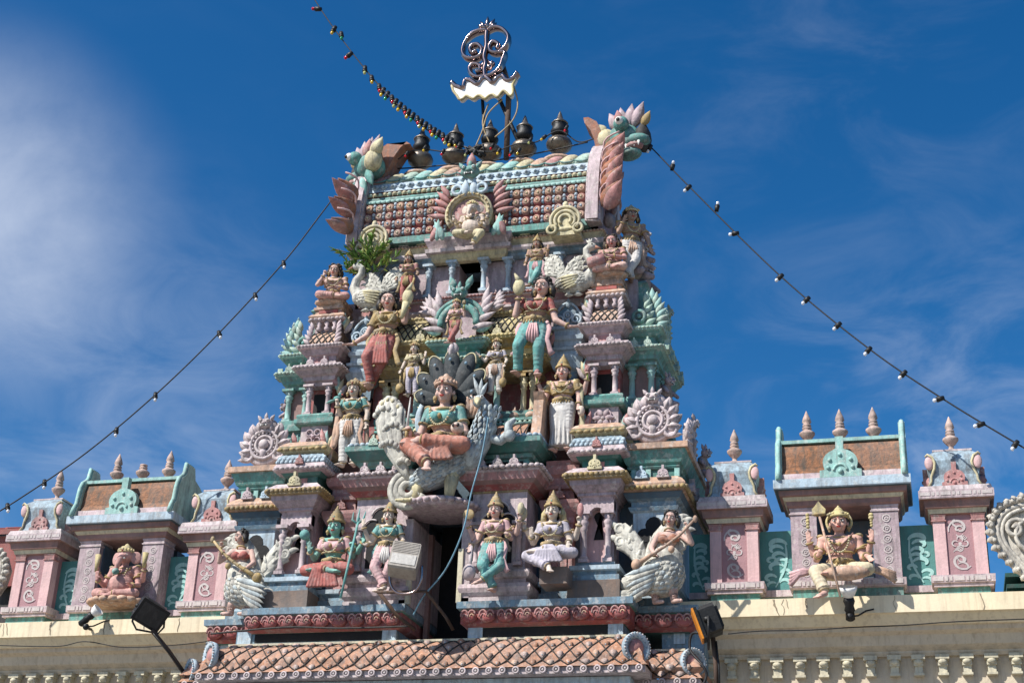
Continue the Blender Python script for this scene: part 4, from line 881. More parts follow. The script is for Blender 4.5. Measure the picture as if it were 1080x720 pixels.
# end gables with flame leaves and a beast head on the top
def gable(s):
    g = MB('mauve_light'); xa, xb = span(s, 1.84, 2.08)
    rings = [(0.10, .16), (.16, .22)]
    k0 = 25
    def gp(t, o): return bp(t, o)
    for (o0, o1, xx0, xx1, mt) in ((-.1, .12, xa, xb, 'lilac_stone'), (.1, .17, xa+.03, xb-.03, 'mauve_light')):
        g.m(mt); vs = []
        for k in range(k0):
            t = min(k, 23.999); yi, zi = gp(t, o0); yo, zo = gp(t, o1); vs += [(xx0, yi, zi), (xx1, yi, zi), (xx1, yo, zo), (xx0, yo, zo)]
        g.add(vs, [(4*k+i, 4*k+(i+1) % 4, 4*k+4+(i+1) % 4, 4*k+4+i) for k in range(k0-1) for i in range(4)]+[(0, 3, 2, 1), tuple(4*(k0-1)+i for i in range(4))])
    for k in range(46):       # ribs across the front band
        y, z = gp(k*.5, .125); g.m('lilac_stone').tube([(xa+.015, y, z), (xb-.015, y, z-.03)], .02, 4)
    g.m('rose').add([(s*2.0, y, z) for y, z in BR], [tuple(range(25))])
    gb = g.build('end_gable', roof)
    m = MB('orange')
    for k, t in enumerate((1.0, 2.2, 3.4, 4.8, 6.4) if s > 0 else (.5, 1.7, 3.0)):
        y, z = gp(t, .2); a = 25+k*13
        d = Vector((s*.12, -math.cos(math.radians(a)), math.sin(math.radians(a)))).normalized()
        c = Vector((s*1.98, y, z))
        if s > 0: d = Vector((.45, -.3, .85)).normalized(); c = Vector((2.14, y+.12, z-.1))
        m.m('orange').leaf(c, d+Vector((s*.2, 0, 0)), (1, 0, 0), .46, .34, .1, curl=-.35 if s > 0 else -.35)
        m.m('rose').leaf(c+Vector((s*.03, -.05, -.04)), d+Vector((s*.22, 0, -.05)), (1, 0, 0), .5, .26, .07, curl=-.4)
        m.m('pink').tube([c+d*(.08*q)+Vector((-s*.15*math.sin(PI*q/6), -.03, .09*math.sin(PI*q/6))) for q in range(7)], .016, 5)
    for k, t in enumerate((18, 20, 22)):
        y, z = gp(t, .15); m.m('orange').ell((s*1.97, y+.12, z), (.12, .28, .16), 10, 6)
    # relief figures running down the outer face, dusty stone
    for k in range(6):
        y, z = gp(3+k*1.2, -.05); m.m('lilac_stone').petal((s*2.12, y+.15, z-.05), 60 if s > 0 else 120, .26, .13, .08)
    for k in range(5): m.m('lilac_stone').ell((s*2.13, .1+.12*k, 13.1+.22*k), (.1, .1, .13), 8, 6); m.m('rose').petal((s*2.16, .1+.12*k, 13.2+.22*k), 60 if s > 0 else 120, .2, .1, .05)
    m.build('flame_leaves', gb)
    # curved neck behind the head
    m = MB('orange'); cx = s*1.9
    pts = [(s*2.02, .2, 14.2), (s*1.98, .2, 14.4), (s*1.95, .2, 14.58), (s*1.90, .2, 14.75), (s*1.82, .2, 14.9), (s*1.74, .2, 15.0)]
    if s < 0: pts = [(s*1.86, .2, 14.25), (s*1.80, .2, 14.45), (s*1.72, .2, 14.65), (s*1.62, .2, 14.82), (s*1.48, .2, 14.93), (s*1.32, .2, 14.88)]
    for (a, b_) in ((0, 0),):
        vs = []; q = []
        wd = [.08, .07, .07, .08, .1, .04] if s > 0 else [.2, .2, .2, .2, .17, .08]
        for (x, y, z), w_ in zip(pts, wd): vs += [(x-w_, y-.18, z), (x+w_, y-.18, z), (x+w_, y+.2, z), (x-w_, y+.2, z)]
        nn = len(pts); m.add(vs, [(4*k+i, 4*k+(i+1) % 4, 4*k+4+(i+1) % 4, 4*k+4+i) for k in range(nn-1) for i in range(4)]+[(0, 3, 2, 1), tuple(4*(nn-1)+i for i in range(4))])
    m.build('neck', gb)
    hx, hy, hz = at(658, 148, .15) if s > 0 else at(390, 178, -.05)
    H = MB('teal'); H.T = T(hx, hy, hz, rz=-.35 if s > 0 else -.55, s=1.28 if s > 0 else 1.22, mir=(s < 0))
    H.ell((0, 0, 0), (.24, .2, .19), 14, 10); H.ell((.2, -.05, -.12), (.2, .14, .09), 12, 8); H.ell((.12, -.05, -.27), (.16, .12, .07), 12, 8)
    H.m('rose').ell((.2, -.08, -.2), (.13, .1, .05), 8, 6); H.m('teal')
    H.ell((.08, -.2, .1), .1, 12, 8); H.m('eye_white').ell((.1, -.28, .1), .055, 10, 7); H.m('hair').ell((.11, -.325, .09), .026, 8, 5)
    H.m('eye_white')
    for k in range(4): H.cone((.12+.06*k, -.14, -.18), (.12+.06*k, -.15, -.25), .02, .003, 6)
    H.m('cream_yellow').ell((-.2, -.1, -.0), (.14, .12, .16), 10, 8); H.m('cream_yellow').petal((-.2, -.12, .05), 130, .3, .2, .08)
    H.m('teal_light').petal((.0, -.12, -.2), 250, .35, .12, .05); H.m('teal').petal((-.1, -.12, -.12), 240, .34, .14, .05)
    H.m('mauve'); 
    for k in range(4): H.petal((-.05+.07*k, -.03, .12), 115-k*16, .36, .16, .07)
    H.m('rose').petal((.0, -.08, .12), 100, .3, .14, .07)
    H.m('gold').petal((.28, -.02, .1), 60, .22, .12, .05); H.m('black_mould').ell((.27, .02, -.05), (.09, .14, .2), 8, 6)
    H.build('beast_head', gb)
gable(1); gable(-1)
# central arched shrine on the roof front
m = MB('cream_yellow'); gx, gz = 0.0, 13.17
m.prism(arc(gx, gz, .36, -20, 200, 18)[::-1], -.4, -.1); m.m('rose').prism(arc(gx, gz, .27, 0, 359, 18)[::-1], -.41, -.3)
m.m('cream_yellow').ring((gx, -.42, gz), .34, .055, -35, 215, 26); m.m('gold').ring((gx, -.46, gz), .34, .02, -35, 215, 26)
for i in range(17): a = math.radians(-20+220*i/16); m.m('yellow').ell((gx+.34*math.cos(a), -.475, gz+.34*math.sin(a)), .022, 6, 4)
for sx in (-1, 1):
    for k in range(5): m.m('rose').petal((gx+sx*.36, -.33, gz+.02+k*.09), 90-sx*(78-k*11), .38-.02*k, .1, .05)
    for k in range(3): m.m('teal_light' if k < 2 else 'rose').petal((gx+sx*(.4+.1*k), -.42, gz-.42), 90-sx*(10-k*25+15), .38, .14, .05)
m.m('blue_light').petal((gx-.07, -.46, gz+.3), 90, .32, .14, .05); m.petal((gx+.07, -.46, gz+.3), 90, .32, .14, .05)
for sx in (-1, 1): m.ring((gx+sx*.2, -.46, gz+.42), .08, .03, 0, 360, 12)
lion_face(m, gx, -.48, gz+.72, .2, 'teal'); m.m('rose').petal((gx, -.44, gz+.8), 90, .3, .16, .07)
m.m('mauve').box(gx-.3, gx+.3, -.4, 0, 12.9, 13.1); m.build('arched_shrine', roof)
# scrolled fans standing on the top cornice
for s, x in ((1, 1.56), (-1, -1.56)):
    m = MB(); mt = 'cream_yellow'; cx = x*0; z = 0; m.T = T(x, -.12, 12.72, s=.76)
    m.m(mt).prism(arc(cx, z+.2, .3, -35, 215, 16)[::-1], -.42, -.3)
    for r in (.3, .21, .12): m.ring((cx, -.44, z+.2), r, .035, -40, 220, 18)
    for sx in (-1, 1): m.ring((cx+sx*.27, -.44, z-.0), .09, .035, 0, 360, 12)
    m.ell((cx, -.42, z+.55), (.06, .05, .09), 8, 6); m.petal((cx-.2, -.4, z+.02), 0, .4, .1, .04); m.box(cx-.3, cx+.3, -.4, .2, z-.12, z-.02)
    m.build('scrolled_fan', tower)
# dusty lion and attendant reliefs on the right and left flanks
for s in (-1, 1):
    for (yy, z, r) in ((.2, 12.35, .26), (.7, 12.2, .26), (.5, 12.75, .22), (.9, 9.25, .18), (.2, 10.15, .18)):
        if s < 0 and z > 12: continue
        m = MB(); xx = {12: 2.55, 9: 3.42, 8: 3.42, 10: 3.0}[int(z)]
        m.T = T(s*xx, yy, z, rz=s*1.2); m.m('skin_brown').ell((0, 0, 0), (r*.6, r*.5, r), 10, 8); lion_face(m, 0, -r*.3, r*1.1, r*.7, 'mauve'); m.m('mauve')
        for q in (-1, 1): m.rcone((q*r*.5, 0, r*.5), (q*r*.8, -r*.6, -r*.1), r*.2, r*.15); m.rcone((q*r*.3, -r*.1, -r*.6), (q*r*.55, -r*.7, -r*.8), r*.28, r*.2)
        m.build('flank_relief', tower)

# small horseshoe gablets sitting on the cornices
def gablets(z, yf, xs, s_, mats, y_out):
    for i, x in enumerate(xs):
        m = MB(); kudu(m, x, yf-y_out, z, s_, mats[i % len(mats)]); m.build('gablet', tower)
for s in (-1, 1):
    gablets(8.60, -.85, [s*2.215], .2, ['cream_yellow'], .16); gablets(10.66, -.5, [s*2.1, s*2.33], .13, ['mauve_light'], .14)
    gablets(8.97, -.75, [s*2.215], .13, ['rose'], .17)
    gablets(8.55, -.58, [s*2.8, s*3.1], .17, ['blue_light', 'mauve_light'], .1); gablets(8.68, -.96, [s*.62, s*.86, s*1.1], .15, ['mauve_light', 'lilac_stone'], .17)
    gablets(9.12, -.88, [s*.7, s*1.02], .15, ['teal_light', 'green_pale'], .2); gablets(10.72, -.2, [s*2.62, s*2.82], .13, ['green_pale'], .12)
    gablets(10.96, -.42, [s*.6, s*.95], .15, ['cream_yellow', 'gold'], .16); gablets(12.84, -.06, [s*.85, s*1.15], .16, ['cream_yellow', 'lilac_stone'], .08)
    gablets(8.35, -.5, [s*1.63], .15, ['rose'], .1)
    for k, yy in enumerate((-.1, .3, .7, 1.1)):
        m = MB(); m.T = T(s*3.42, yy, 8.5, rz=s*PI/2); kudu(m, 0, 0, 0, .2, 'mauve_light'); m.build('gablet', tower)
        m = MB(); m.T = T(s*3.08, yy, 10.7, rz=s*PI/2); kudu(m, 0, 0, 0, .18, 'green_pale'); m.build('gablet', tower)
    # leafy brackets in the angles between the bays
    for (x, y, z, L) in ((1.95, -.55, 9.2, .3), (1.92, -.4, 10.2, .26), (1.35, -.4, 10.6, .26), (2.5, -.4, 9.3, .22), (1.93, -.35, 11.3, .24)):
        m = MB('cream_yellow')
        for k in range(4): m.m(('lilac_stone', 'cream_yellow', 'teal_light', 'rose')[k]).petal((s*x, y-.02*k, z+.05*k), 90+s*(25-k*18), L, .1, .05, bend=s*20)
        m.build('leaf_bracket', tower)
# ------------------------------------------------------------------ figures
V = Vector
def add_hand(m, w, d, nrm, k, mode, side):
    """palm, four fingers and a thumb; w wrist, d finger direction, nrm palm normal, k = hand length"""
    d = V(d).normalized(); nrm = V(nrm); nrm = (nrm-d*nrm.dot(d))
    nrm = nrm.normalized() if nrm.length > 1e-3 else d.orthogonal().normalized()
    u = d.cross(nrm)*side; c = V(w)+d*(k*.27)
    rot = Matrix((u, nrm, d)).transposed(); m.ell(c, (k*.22, k*.11, k*.3), 10, 7, rot)
    for i, (o, L) in enumerate(((-.15, .38), (-.05, .45), (.05, .42), (.15, .33))):
        a = V(w)+d*(k*.48)+u*(k*o); L *= k
        b1 = {'open': d+nrm*.06+u*o*.9, 'rest': d+nrm*.3, 'fist': d*.5+nrm*.9, 'bless': d+u*o*.6}[mode].normalized()
        b2 = {'open': d+nrm*.12+u*o*.9, 'rest': d*.8+nrm*.6, 'fist': -d*.8+nrm*.5, 'bless': d+u*o*.6}[mode].normalized()
        p1 = a+b1*L*.5; p2 = p1+b2*L*.5; m.rcone(a, p1, k*.058, k*.052, 6); m.rcone(p1, p2, k*.052, k*.042, 6)
    a = V(w)+d*(k*.16)-u*(k*.16); b_ = (-u*.8+d*.75+nrm*.35).normalized()
    if mode == 'fist': b_ = (-u*.25+d*.8+nrm*.8).normalized()
    p1 = a+b_*k*.2; m.rcone(a, p1, k*.07, k*.06, 6); m.rcone(p1, p1+(b_+d*.5).normalized()*k*.17, k*.058, k*.045, 6)
def head_parts(root, HT, skin, hs, crown, hair, female, face=True, cmat='gold', bun=None, earring='gold', big=False, hairmat='hair'):
    """HT: head frame (x right, -y forwards, z up) scaled so that the head is about 1 high"""
    if hair:
        m = MB(hairmat); m.T = HT; m.ell((0, .1, .13), (.46, .48, .47), 14, 10); m.ell((0, .3, -.1), (.4, .25, .4), 10, 8)
        if hair == 'curly':
            rr = random.Random(3)
            for i in range(42):
                a = rr.uniform(-.3, PI+.3); e = rr.uniform(-.35, 1.2); m.ell((.46*math.cos(a)*math.cos(e), .05+.42*math.sin(a)*math.cos(e), .17+.46*math.sin(e)), rr.uniform(.09, .13), 8, 5)
        if hair == 'curly' or hair == 'long':
            for sx in (-1, 1): m.tube([(sx*.42, .05, .1), (sx*.52, .1, -.25), (sx*.5, .15, -.6)], [.16, .19, .1], 8)
        if bun: m.ell(bun, (.26, .26, .24), 12, 8)
        m.build('hair', root)
    if crown:
        m = MB(cmat); m.T = HT
        if crown == 'tall':
            m.lathe((0, .02, .3), [(.42, -.02), (.5, .0), (.5, .09), (.42, .12), (.44, .2), (.36, .3), (.39, .36), (.3, .46), (.32, .52), (.22, .62), (.24, .68), (.12, .78), (.14, .84), (.07, .92), (.03, 1.08)], 16)
            m.m('red').ell((0, -.46, .4), .07, 8, 6); m.m('cloth_teal').ell((0, -.36, .58), .05, 8, 6)
        elif crown == 'short':
            m.lathe((0, .02, .28), [(.42, 0), (.5, .02), (.5, .12), (.43, .15), (.44, .25), (.33, .35), (.34, .42), (.16, .5), (.1, .62), (.02, .68)], 16); m.m('red').ell((0, -.48, .37), .06, 8, 6)
            m.m(cmat)
            for i in range(9): a = PI+PI*i/8; m.petal((.0+.47*math.cos(a), .02+.47*math.sin(a), .36), 90, .22, .14, .05)
        elif crown == 'halo':
            m.lathe((0, .02, .28), [(.42, 0), (.5, .02), (.5, .12), (.43, .15), (.38, .3), (.2, .42), (.12, .5), (.02, .6)], 16); m.ring((0, .2, .15), .56, .07, -40, 220, 24); m.lathe((0, .05, .6), [(.2, 0), (.24, .1), (.16, .22), (.08, .3), (.02, .4)], 12)
            for i in range(7): a = math.radians(10+160*i/6); m.ell((.45*math.cos(a), -.3, .38+.12*math.sin(a)), .08, 8, 5)
        m.build('crown', root)
    if earring:
        for sx in (-1, 1):
            m = MB(earring); m.T = HT; m.ell((sx*.44, -.02, -.22), (.1, .1, .13), 10, 7); m.ell((sx*.44, -.02, -.36), (.06, .06, .08), 8, 5); m.build('earring', root)
    if face:
        for sx in (-1, 1):
            m = MB('eye_white'); m.T = HT; rot = Matrix.Rotation(-sx*.35, 3, 'Z'); m.ell((sx*.165, -.405, .03), (.098, .045, .052), 10, 6, rot); m.m('hair').ell((sx*.16, -.448, .03), (.042, .014, .044), 8, 6)
            m.tube([(sx*.06, -.44, .075), (sx*.16, -.445, .1), (sx*.27, -.395, .07)], .013, 5); m.build('eye', root)
            m = MB('hair'); m.T = HT; m.tube([(sx*.05, -.45, .155), (sx*.16, -.445, .2), (sx*.3, -.38, .15)], [.014, .022, .01], 5); m.build('eyebrow', root)
        m = MB('lips'); m.T = HT; m.ell((-.045, -.435, -.255), (.075, .04, .03), 8, 5); m.ell((.045, -.435, -.255), (.075, .04, .03), 8, 5); m.ell((0, -.425, -.285), (.085, .04, .03), 8, 5); m.build('lips', root)
        if female is not None: m = MB('red'); m.T = HT; m.ell((0, -.47, .2), (.03, .015, .045), 6, 4); m.build('forehead_mark', root)
def head_shape(m, HT, elephant=False):
    T0 = m.T; m.T = HT
    if elephant:
        m.ell((0, 0, .08), (.5, .45, .46), 16, 12); m.ell((-.2, -.15, .3), (.24, .22, .2), 10, 8); m.ell((.2, -.15, .3), (.24, .22, .2), 10, 8)
        m.ell((0, -.32, -.05), (.27, .22, .34), 12, 8)
        m.tube([(0, -.4, .0), (-.02, -.58, -.3), (-.08, -.62, -.62), (-.14, -.6, -.92), (-.05, -.62, -1.12), (.12, -.66, -1.14), (.2, -.68, -1.02)], [.24, .2, .17, .145, .12, .1, .08], 12)
        for sx in (-1, 1):
            rot = Matrix.Rotation(sx*.45, 3, 'Z'); m.ell((sx*.66, .08, -.02), (.34, .06, .44), 14, 10, rot)
    else:
        m.ell((0, 0, .1), (.4, .44, .42), 16, 12); m.ell((0, -.08, -.14), (.31, .34, .36), 14, 10); m.ell((0, -.26, -.38), (.13, .12, .1), 10, 7)
        for sx in (-1, 1):
            m.ell((sx*.2, -.26, -.12), (.15, .15, .16), 10, 7); m.ell((sx*.41, .0, -.03), (.05, .1, .15), 8, 6)
            m.ell((sx*.17, -.36, .12), (.14, .07, .05), 8, 5)
        m.cone((0, -.4, .1), (0, -.5, -.13), .045, .085, 8); m.ell((0, -.48, -.13), (.085, .08, .06), 8, 6); m.ell((0, -.38, -.27), (.13, .07, .07), 8, 6)
    m.T = T0
def ringtube(m, c, axis, R, r, n=16):
    axis = V(axis).normalized(); u = axis.orthogonal().normalized(); w = axis.cross(u)
    m.tube([V(c)+u*R*math.cos(2*PI*i/n)+w*R*math.sin(2*PI*i/n) for i in range(n)], r, 6, closed=True)
STAND = dict(pel=(0, 0, .53), che=(0, -.005, .71), nek=(0, 0, .815), hed=(0, -.012, .905), kn=[(-.06, -.02, .29), (.06, -.02, .29)], an=[(-.06, 0, .045), (.06, 0, .045)], toe=[(-.15, -1, 0), (.15, -1, 0)])
SIT = dict(pel=(0, 0, .09), che=(0, -.005, .27), nek=(0, 0, .375), hed=(0, -.012, .465))
def figure(label, px, py, Y, H, pose, arms, skin='skin_pink', legs='cloth_white', top=None, female=True, crown='tall', cmat='gold', hair='plain', bun=None,
           rot=0., head_rot=(0, 0, 0), hscale=1.24, belly=0., elephant=False, barefoot=True, robe=None, skirt=None, belt='gold', name='statue', cat='statue', group=None, extra=None,
           face=True, lean=0., bw=1.1, knot='gold', folds=True, jewel='gold', earring='gold', nolegs=False, lw=1., hairmat='hair'):
    """a painted plaster figure; lengths are in units of its standing height H, x to the viewer's right, -y to the front"""
    loc = at(px, py, Y) if px is not None else V((0, 0, 0))
    root = thing(name, label, cat, loc, group)
    M = Matrix.Rotation(rot, 4, 'Z') @ Matrix.Rotation(lean, 4, 'Y') @ Matrix.Diagonal((bw*H, 1.08*H, H, 1))
    p = dict(SIT if pose.get('sit') else STAND); p.update(pose)
    pel, che, nek, hed = [V(p[k]) for k in ('pel', 'che', 'nek', 'hed')]
    sw = .1 if female else .125; mid = pel.lerp(che, .5)
    ax = (nek-che).normalized(); 
    sh = [che+V((sx*sw, .005, .065)) for sx in (-1, 1)]; hp = [pel+V((sx*.058, 0, -.015)) for sx in (-1, 1)]
    hu = .128*hscale
    HT = M @ Matrix.Translation(hed) @ Matrix.Rotation(head_rot[0], 4, 'Z') @ Matrix.Rotation(head_rot[1], 4, 'X') @ Matrix.Rotation(head_rot[2], 4, 'Y') @ Matrix.Scale(hu, 4)
    vox = max(.0066*H, .0065)
    m = MB(skin); m.T = M
    m.rcone(nek-ax*.03, hed-V((0, -.01, .02)), .036, .033); head_shape(m, HT, elephant)
    if female:
        m.ell(che, (.098, .062, .1), 14, 10); m.ell(mid-V((0, -.005, 0)), (.068, .052, .09), 12, 8); m.ell(pel, (.1, .07, .075), 12, 8); m.ell(mid-V((0, .035, .02)), (.05, .03, .045), 10, 6)
        for sx in (-1, 1): m.ell(che+V((sx*.047, -.052, .0)), (.045, .045, .043), 12, 8)
    else:
        m.ell(che+V((0, 0, .01)), (.122, .07, .1), 14, 10); m.ell(mid, (.088, .06, .1), 12, 8); m.ell(pel, (.095, .07, .07), 12, 8)
        for sx in (-1, 1): m.ell(che+V((sx*.052, -.04, .015)), (.055, .035, .045), 10, 8)
    if belly: m.ell(mid-V((0, belly*.6, .02)), (.09+belly*.6, .06+belly*.6, .09+belly*.5), 14, 10)
    m.rcone(sh[0], sh[1], .042, .042)
    for a in arms:
        s = 0 if a['s'] < 0 else 1; S = sh[s]+V((0, .03, -.01)) if a.get('back') else sh[s]; e, w = V(a['e']), V(a['w'])
        m.rcone(S, e, .036, .027); m.rcone(e, w, .029, .018); m.ell(S.lerp(e, .45), (.034, .034, .04), 8, 6)
        if not a.get('nohand'): add_hand(m, w, a.get('d', tuple(w-e)), a.get('n', (0, -1, 0)), .1, a.get('m', 'rest'), -a['s'] if a.get('flip') else a['s'])
    if not nolegs:
        for i in (0, 1):
            if p.get('skipleg') == i: continue
            k, an = V(p['kn'][i]), V(p['an'][i]); td = V(p['toe'][i]).normalized()
            m.rcone(hp[i], k, .062, .042); m.rcone(k, an, .043, .024); m.ell(k.lerp(an, .35)+V((0, .012, 0)), (.036, .036, .06), 8, 6)
            f = an+td*.05-V((0, 0, .02)); m.rcone(an-V((0, 0, .012)), an+td*.085-V((0, 0, .026)), .024, .019); 
            u = td.cross(V((0, 0, 1))).normalized() if abs(td.z) < .9 else V((1, 0, 0))
            for q in range(5): m.rcone(an+td*.08-V((0, 0, .028))+u*(q-2)*.011, an+td*(.118-.004*abs(q-1.5))-V((0, 0, .03))+u*(q-2)*.013, .009, .008, 6)
    m.build('body', root, remesh=vox, smoothn=2)
    if legs and not nolegs:
        m = MB(legs); m.T = M; m.ell(pel-V((0, 0, .0)), (.112, .085, .07), 14, 8)
        for i in (0, 1):
            k, an = V(p['kn'][i]), V(p['an'][i]); e = k.lerp(an, .86)
            m.rcone(hp[i], k, .076*lw, .055*lw); m.rcone(k, e, .055*lw, .04*lw); m.cone(k.lerp(an, .7), e, .036*lw, .052*lw, 10)
            if folds:
                for t in (.25, .42, .6, .78): c = hp[i].lerp(k, t); ringtube(m, c, k-hp[i], (.076-.021*t)*lw-.004, .0072)
                for t in (.1, .26, .42, .58, .74): c = k.lerp(an, t); ringtube(m, c, an-k, (.053-.012*t)*lw-.0035, .0062)
        if skirt == 'fall':     # pleated panel hanging between the legs
            for q in range(-2, 3): m.tube([pel+V((q*.014, -.085, -.02)), pel+V((q*.02, -.1, -.16)), pel+V((q*.028, -.09, -.3))], [.014, .016, .02], 6)
        if skirt == 'fan':      # fan of pleats spread over the crossed legs
            for q in range(-4, 5): m.tube([pel+V((q*.008, -.14, .01)), pel+V((q*.02, -.2, -.06)), pel+V((q*.032, -.19, -p.get('fan', .17)))], [.012, .016, .022], 6)
        if skirt == 'long':     # straight ankle length skirt
            bz = V(p['an'][0]).z+.02
            m.lathe((pel.x, pel.y, 0), [(.1, pel.z), (.118, pel.z-.08), (.105, pel.z-.25), (.1, bz+.08), (.115, bz)], 18, sx=.75)
            for q in range(9): a = PI+PI*q/8; m.tube([(pel.x+.108*math.cos(a), pel.y+.08*math.sin(a), pel.z-.1), (pel.x+.104*math.cos(a), pel.y+.078*math.sin(a), pel.z-.3), (pel.x+.116*math.cos(a), pel.y+.088*math.sin(a), bz+.01)], [.004, .01, .014], 6)
        m.build('garment', root, remesh=vox*1.1, smoothn=1)
    if top:
        m = MB(top); m.T = M
        if female:
            m.ell(che+V((0, 0, .01)), (.104, .068, .075), 14, 8)
            for sx in (-1, 1): m.ell(che+V((sx*.047, -.055, .0)), (.05, .049, .048), 12, 8)
        else: m.ell(che+V((0, 0, .0)), (.128, .078, .1), 14, 8)
        for a in arms:
            if a.get('back'): continue
            s = 0 if a['s'] < 0 else 1; m.rcone(sh[s], sh[s].lerp(V(a['e']), .5), .044, .038)
        m.build('blouse', root, remesh=vox*1.1, smoothn=1)
    # jewellery, each piece a part
    if jewel:
        def piece(nm, fn, mt=None): m = MB(mt or jewel); m.T = M; fn(m); m.build(nm, root)
        piece('necklace', lambda m: m.tube([(nek.x+.054*math.cos(t), nek.y-.008+.05*math.sin(t), nek.z-.024+.012*math.sin(t)) for t in [2*PI*i/20 for i in range(20)]], .011, 6, closed=True))
        piece('garland', lambda m: (m.tube([che+V((.085*math.cos(t), -.045, .08+.075*math.sin(t))) + V((0, -.035*abs(math.sin(t)), 0)) for t in [PI+PI*i/12 for i in range(13)]], .009, 6), m.ell(che+V((0, -.09, -.0)), (.014, .02, .02), 8, 6)))
        for sx in (-1, 1): piece('shoulder_ornament', lambda m: m.ell(sh[0 if sx < 0 else 1]+V((sx*.012, 0, .03)), (.032, .035, .02), 8, 6))
        for a in arms:
            s = 0 if a['s'] < 0 else 1; e, w = V(a['e']), V(a['w'])
            piece('armlet', lambda m: ringtube(m, sh[s].lerp(e, .55), e-sh[s], .038, .009)); piece('bracelet', lambda m: ringtube(m, e.lerp(w, .84), w-e, .024, .009))
        if belt and not nolegs:
            def fb(m):
                m2c = pel+V((0, 0, .055)); m.lathe(tuple(m2c), [(.085, -.025), (.104, -.02), (.106, .015), (.09, .022)], 18, sx=.76); m.ell(m2c+V((0, -.085, -.005)), (.03, .02, .028), 10, 6)
                for q in range(-3, 4): m.ell(m2c+V((q*.026, -.083+abs(q)*.008, -.035)), (.012, .01, .02), 6, 4)
            piece('belt', fb, belt)
        def chestband(m): m.tube([che+V((.1*math.cos(t), -.062*math.sin(t)-.012, -.055)) for t in [PI*i/10 for i in range(11)]], .008, 6)
        piece('chest_band', chestband)
        piece('long_necklace', lambda m: [m.ell(che+V((.07*math.cos(t), -.085-.02*math.sin(-t), .05+.12*math.sin(t))), .0085, 6, 4) for t in [PI+PI*i/16 for i in range(17)]], 'cream_yellow')
        if not nolegs and not pose.get('sit') and skirt != 'long':
            for sx in (-1, 1):
                piece('waist_sash', lambda m: m.tube([pel+V((sx*.1, -.03, .04)), pel+V((sx*.13, -.05, -.05)), pel+V((sx*.115, -.07, -.16)), pel+V((sx*.14, -.05, -.27)), pel+V((sx*.16, -.05, -.3))], [.014, .022, .02, .024, .03], 8, flat=.5), {'cloth_white': 'orange_pale', 'cloth_teal': 'cloth_pink', 'cloth_red': 'gold', 'cloth_pink': 'cloth_teal'}.get(legs, 'gold'))
            piece('front_sash', lambda m: [m.tube([pel+V((q*.012, -.075, .0)), pel+V((q*.018+.005*math.sin(q), -.1, -.1)), pel+V((q*.024, -.085, -.2+abs(q)*.015))], [.007, .01, .013], 6) for q in range(-2, 3)], {'cloth_white': 'orange_pale', 'cloth_teal': 'cloth_pink', 'cloth_red': 'gold', 'cloth_pink': 'cloth_white'}.get(legs, 'gold'))
        if not nolegs:
            for i in (0, 1): k, an = V(p['kn'][i]), V(p['an'][i]); piece('anklet', lambda m: ringtube(m, k.lerp(an, .93), an-k, .03, .008))
    if robe:
        for sx in (-1, 1):
            m = MB(robe); m.T = M; S = sh[0 if sx < 0 else 1]; z0 = p.get('robe_end', .05)
            m.tube([S+V((-sx*.02, -.03, .03)), S+V((sx*.06, .0, -.04)), S+V((sx*.055, -.02, -.2)), S+V((sx*.075, -.02, -.42)), V((S.x+sx*.1, S.y-.02, z0+.06)), V((S.x+sx*.12, S.y-.04, z0))], [.018, .026, .026, .024, .026, .04], 8, flat=.5)
            m.build('sash', root)
    head_parts(root, HT, skin, hu, crown, hair if not elephant else None, female, face and not elephant, cmat, bun, earring if not elephant else None, hairmat=hairmat)
    if elephant:
        m = MB('eye_white'); m.T = HT
        for sx in (-1, 1): m.ell((sx*.24, -.36, .1), (.07, .04, .05), 8, 5); m.m('hair').ell((sx*.25, -.395, .1), .03, 6, 4); m.m('eye_white')
        m.build('eye', root)
        for sx in (-1, 1):
            m = MB('eye_white'); m.T = HT; m.cone((sx*.2, -.42, -.16), (sx*.28, -.62, -.3 if sx < 0 else -.22), .06, .03 if sx < 0 else .045, 8); m.build('tusk', root)
    if extra: extra(root, M, p, HT)
    return root
def item(root, M, name, mat, fn):
    m = MB(mat); m.T = M; fn(m); return m.build(name, root)
def lotus_bud(m, c, s, mat='rose', stem='leaf_light'):
    c = V(c); m.m(stem).cone(c-V((0, 0, s*1.6)), c, s*.16, s*.16, 6); m.m(mat).ell(c+V((0, 0, s*.5)), (s*.5, s*.5, s*.7), 10, 8)
    for i in range(6): a = i*1.047; m.ell(c+V((s*.3*math.cos(a), s*.3*math.sin(a), s*.35)), (s*.25, s*.25, s*.5), 8, 6)
def pxh(px, y0, y1, Y): return (at(px, y1, Y)-at(px, y0, Y)).z

GR = 'painted deity figures on the tower'
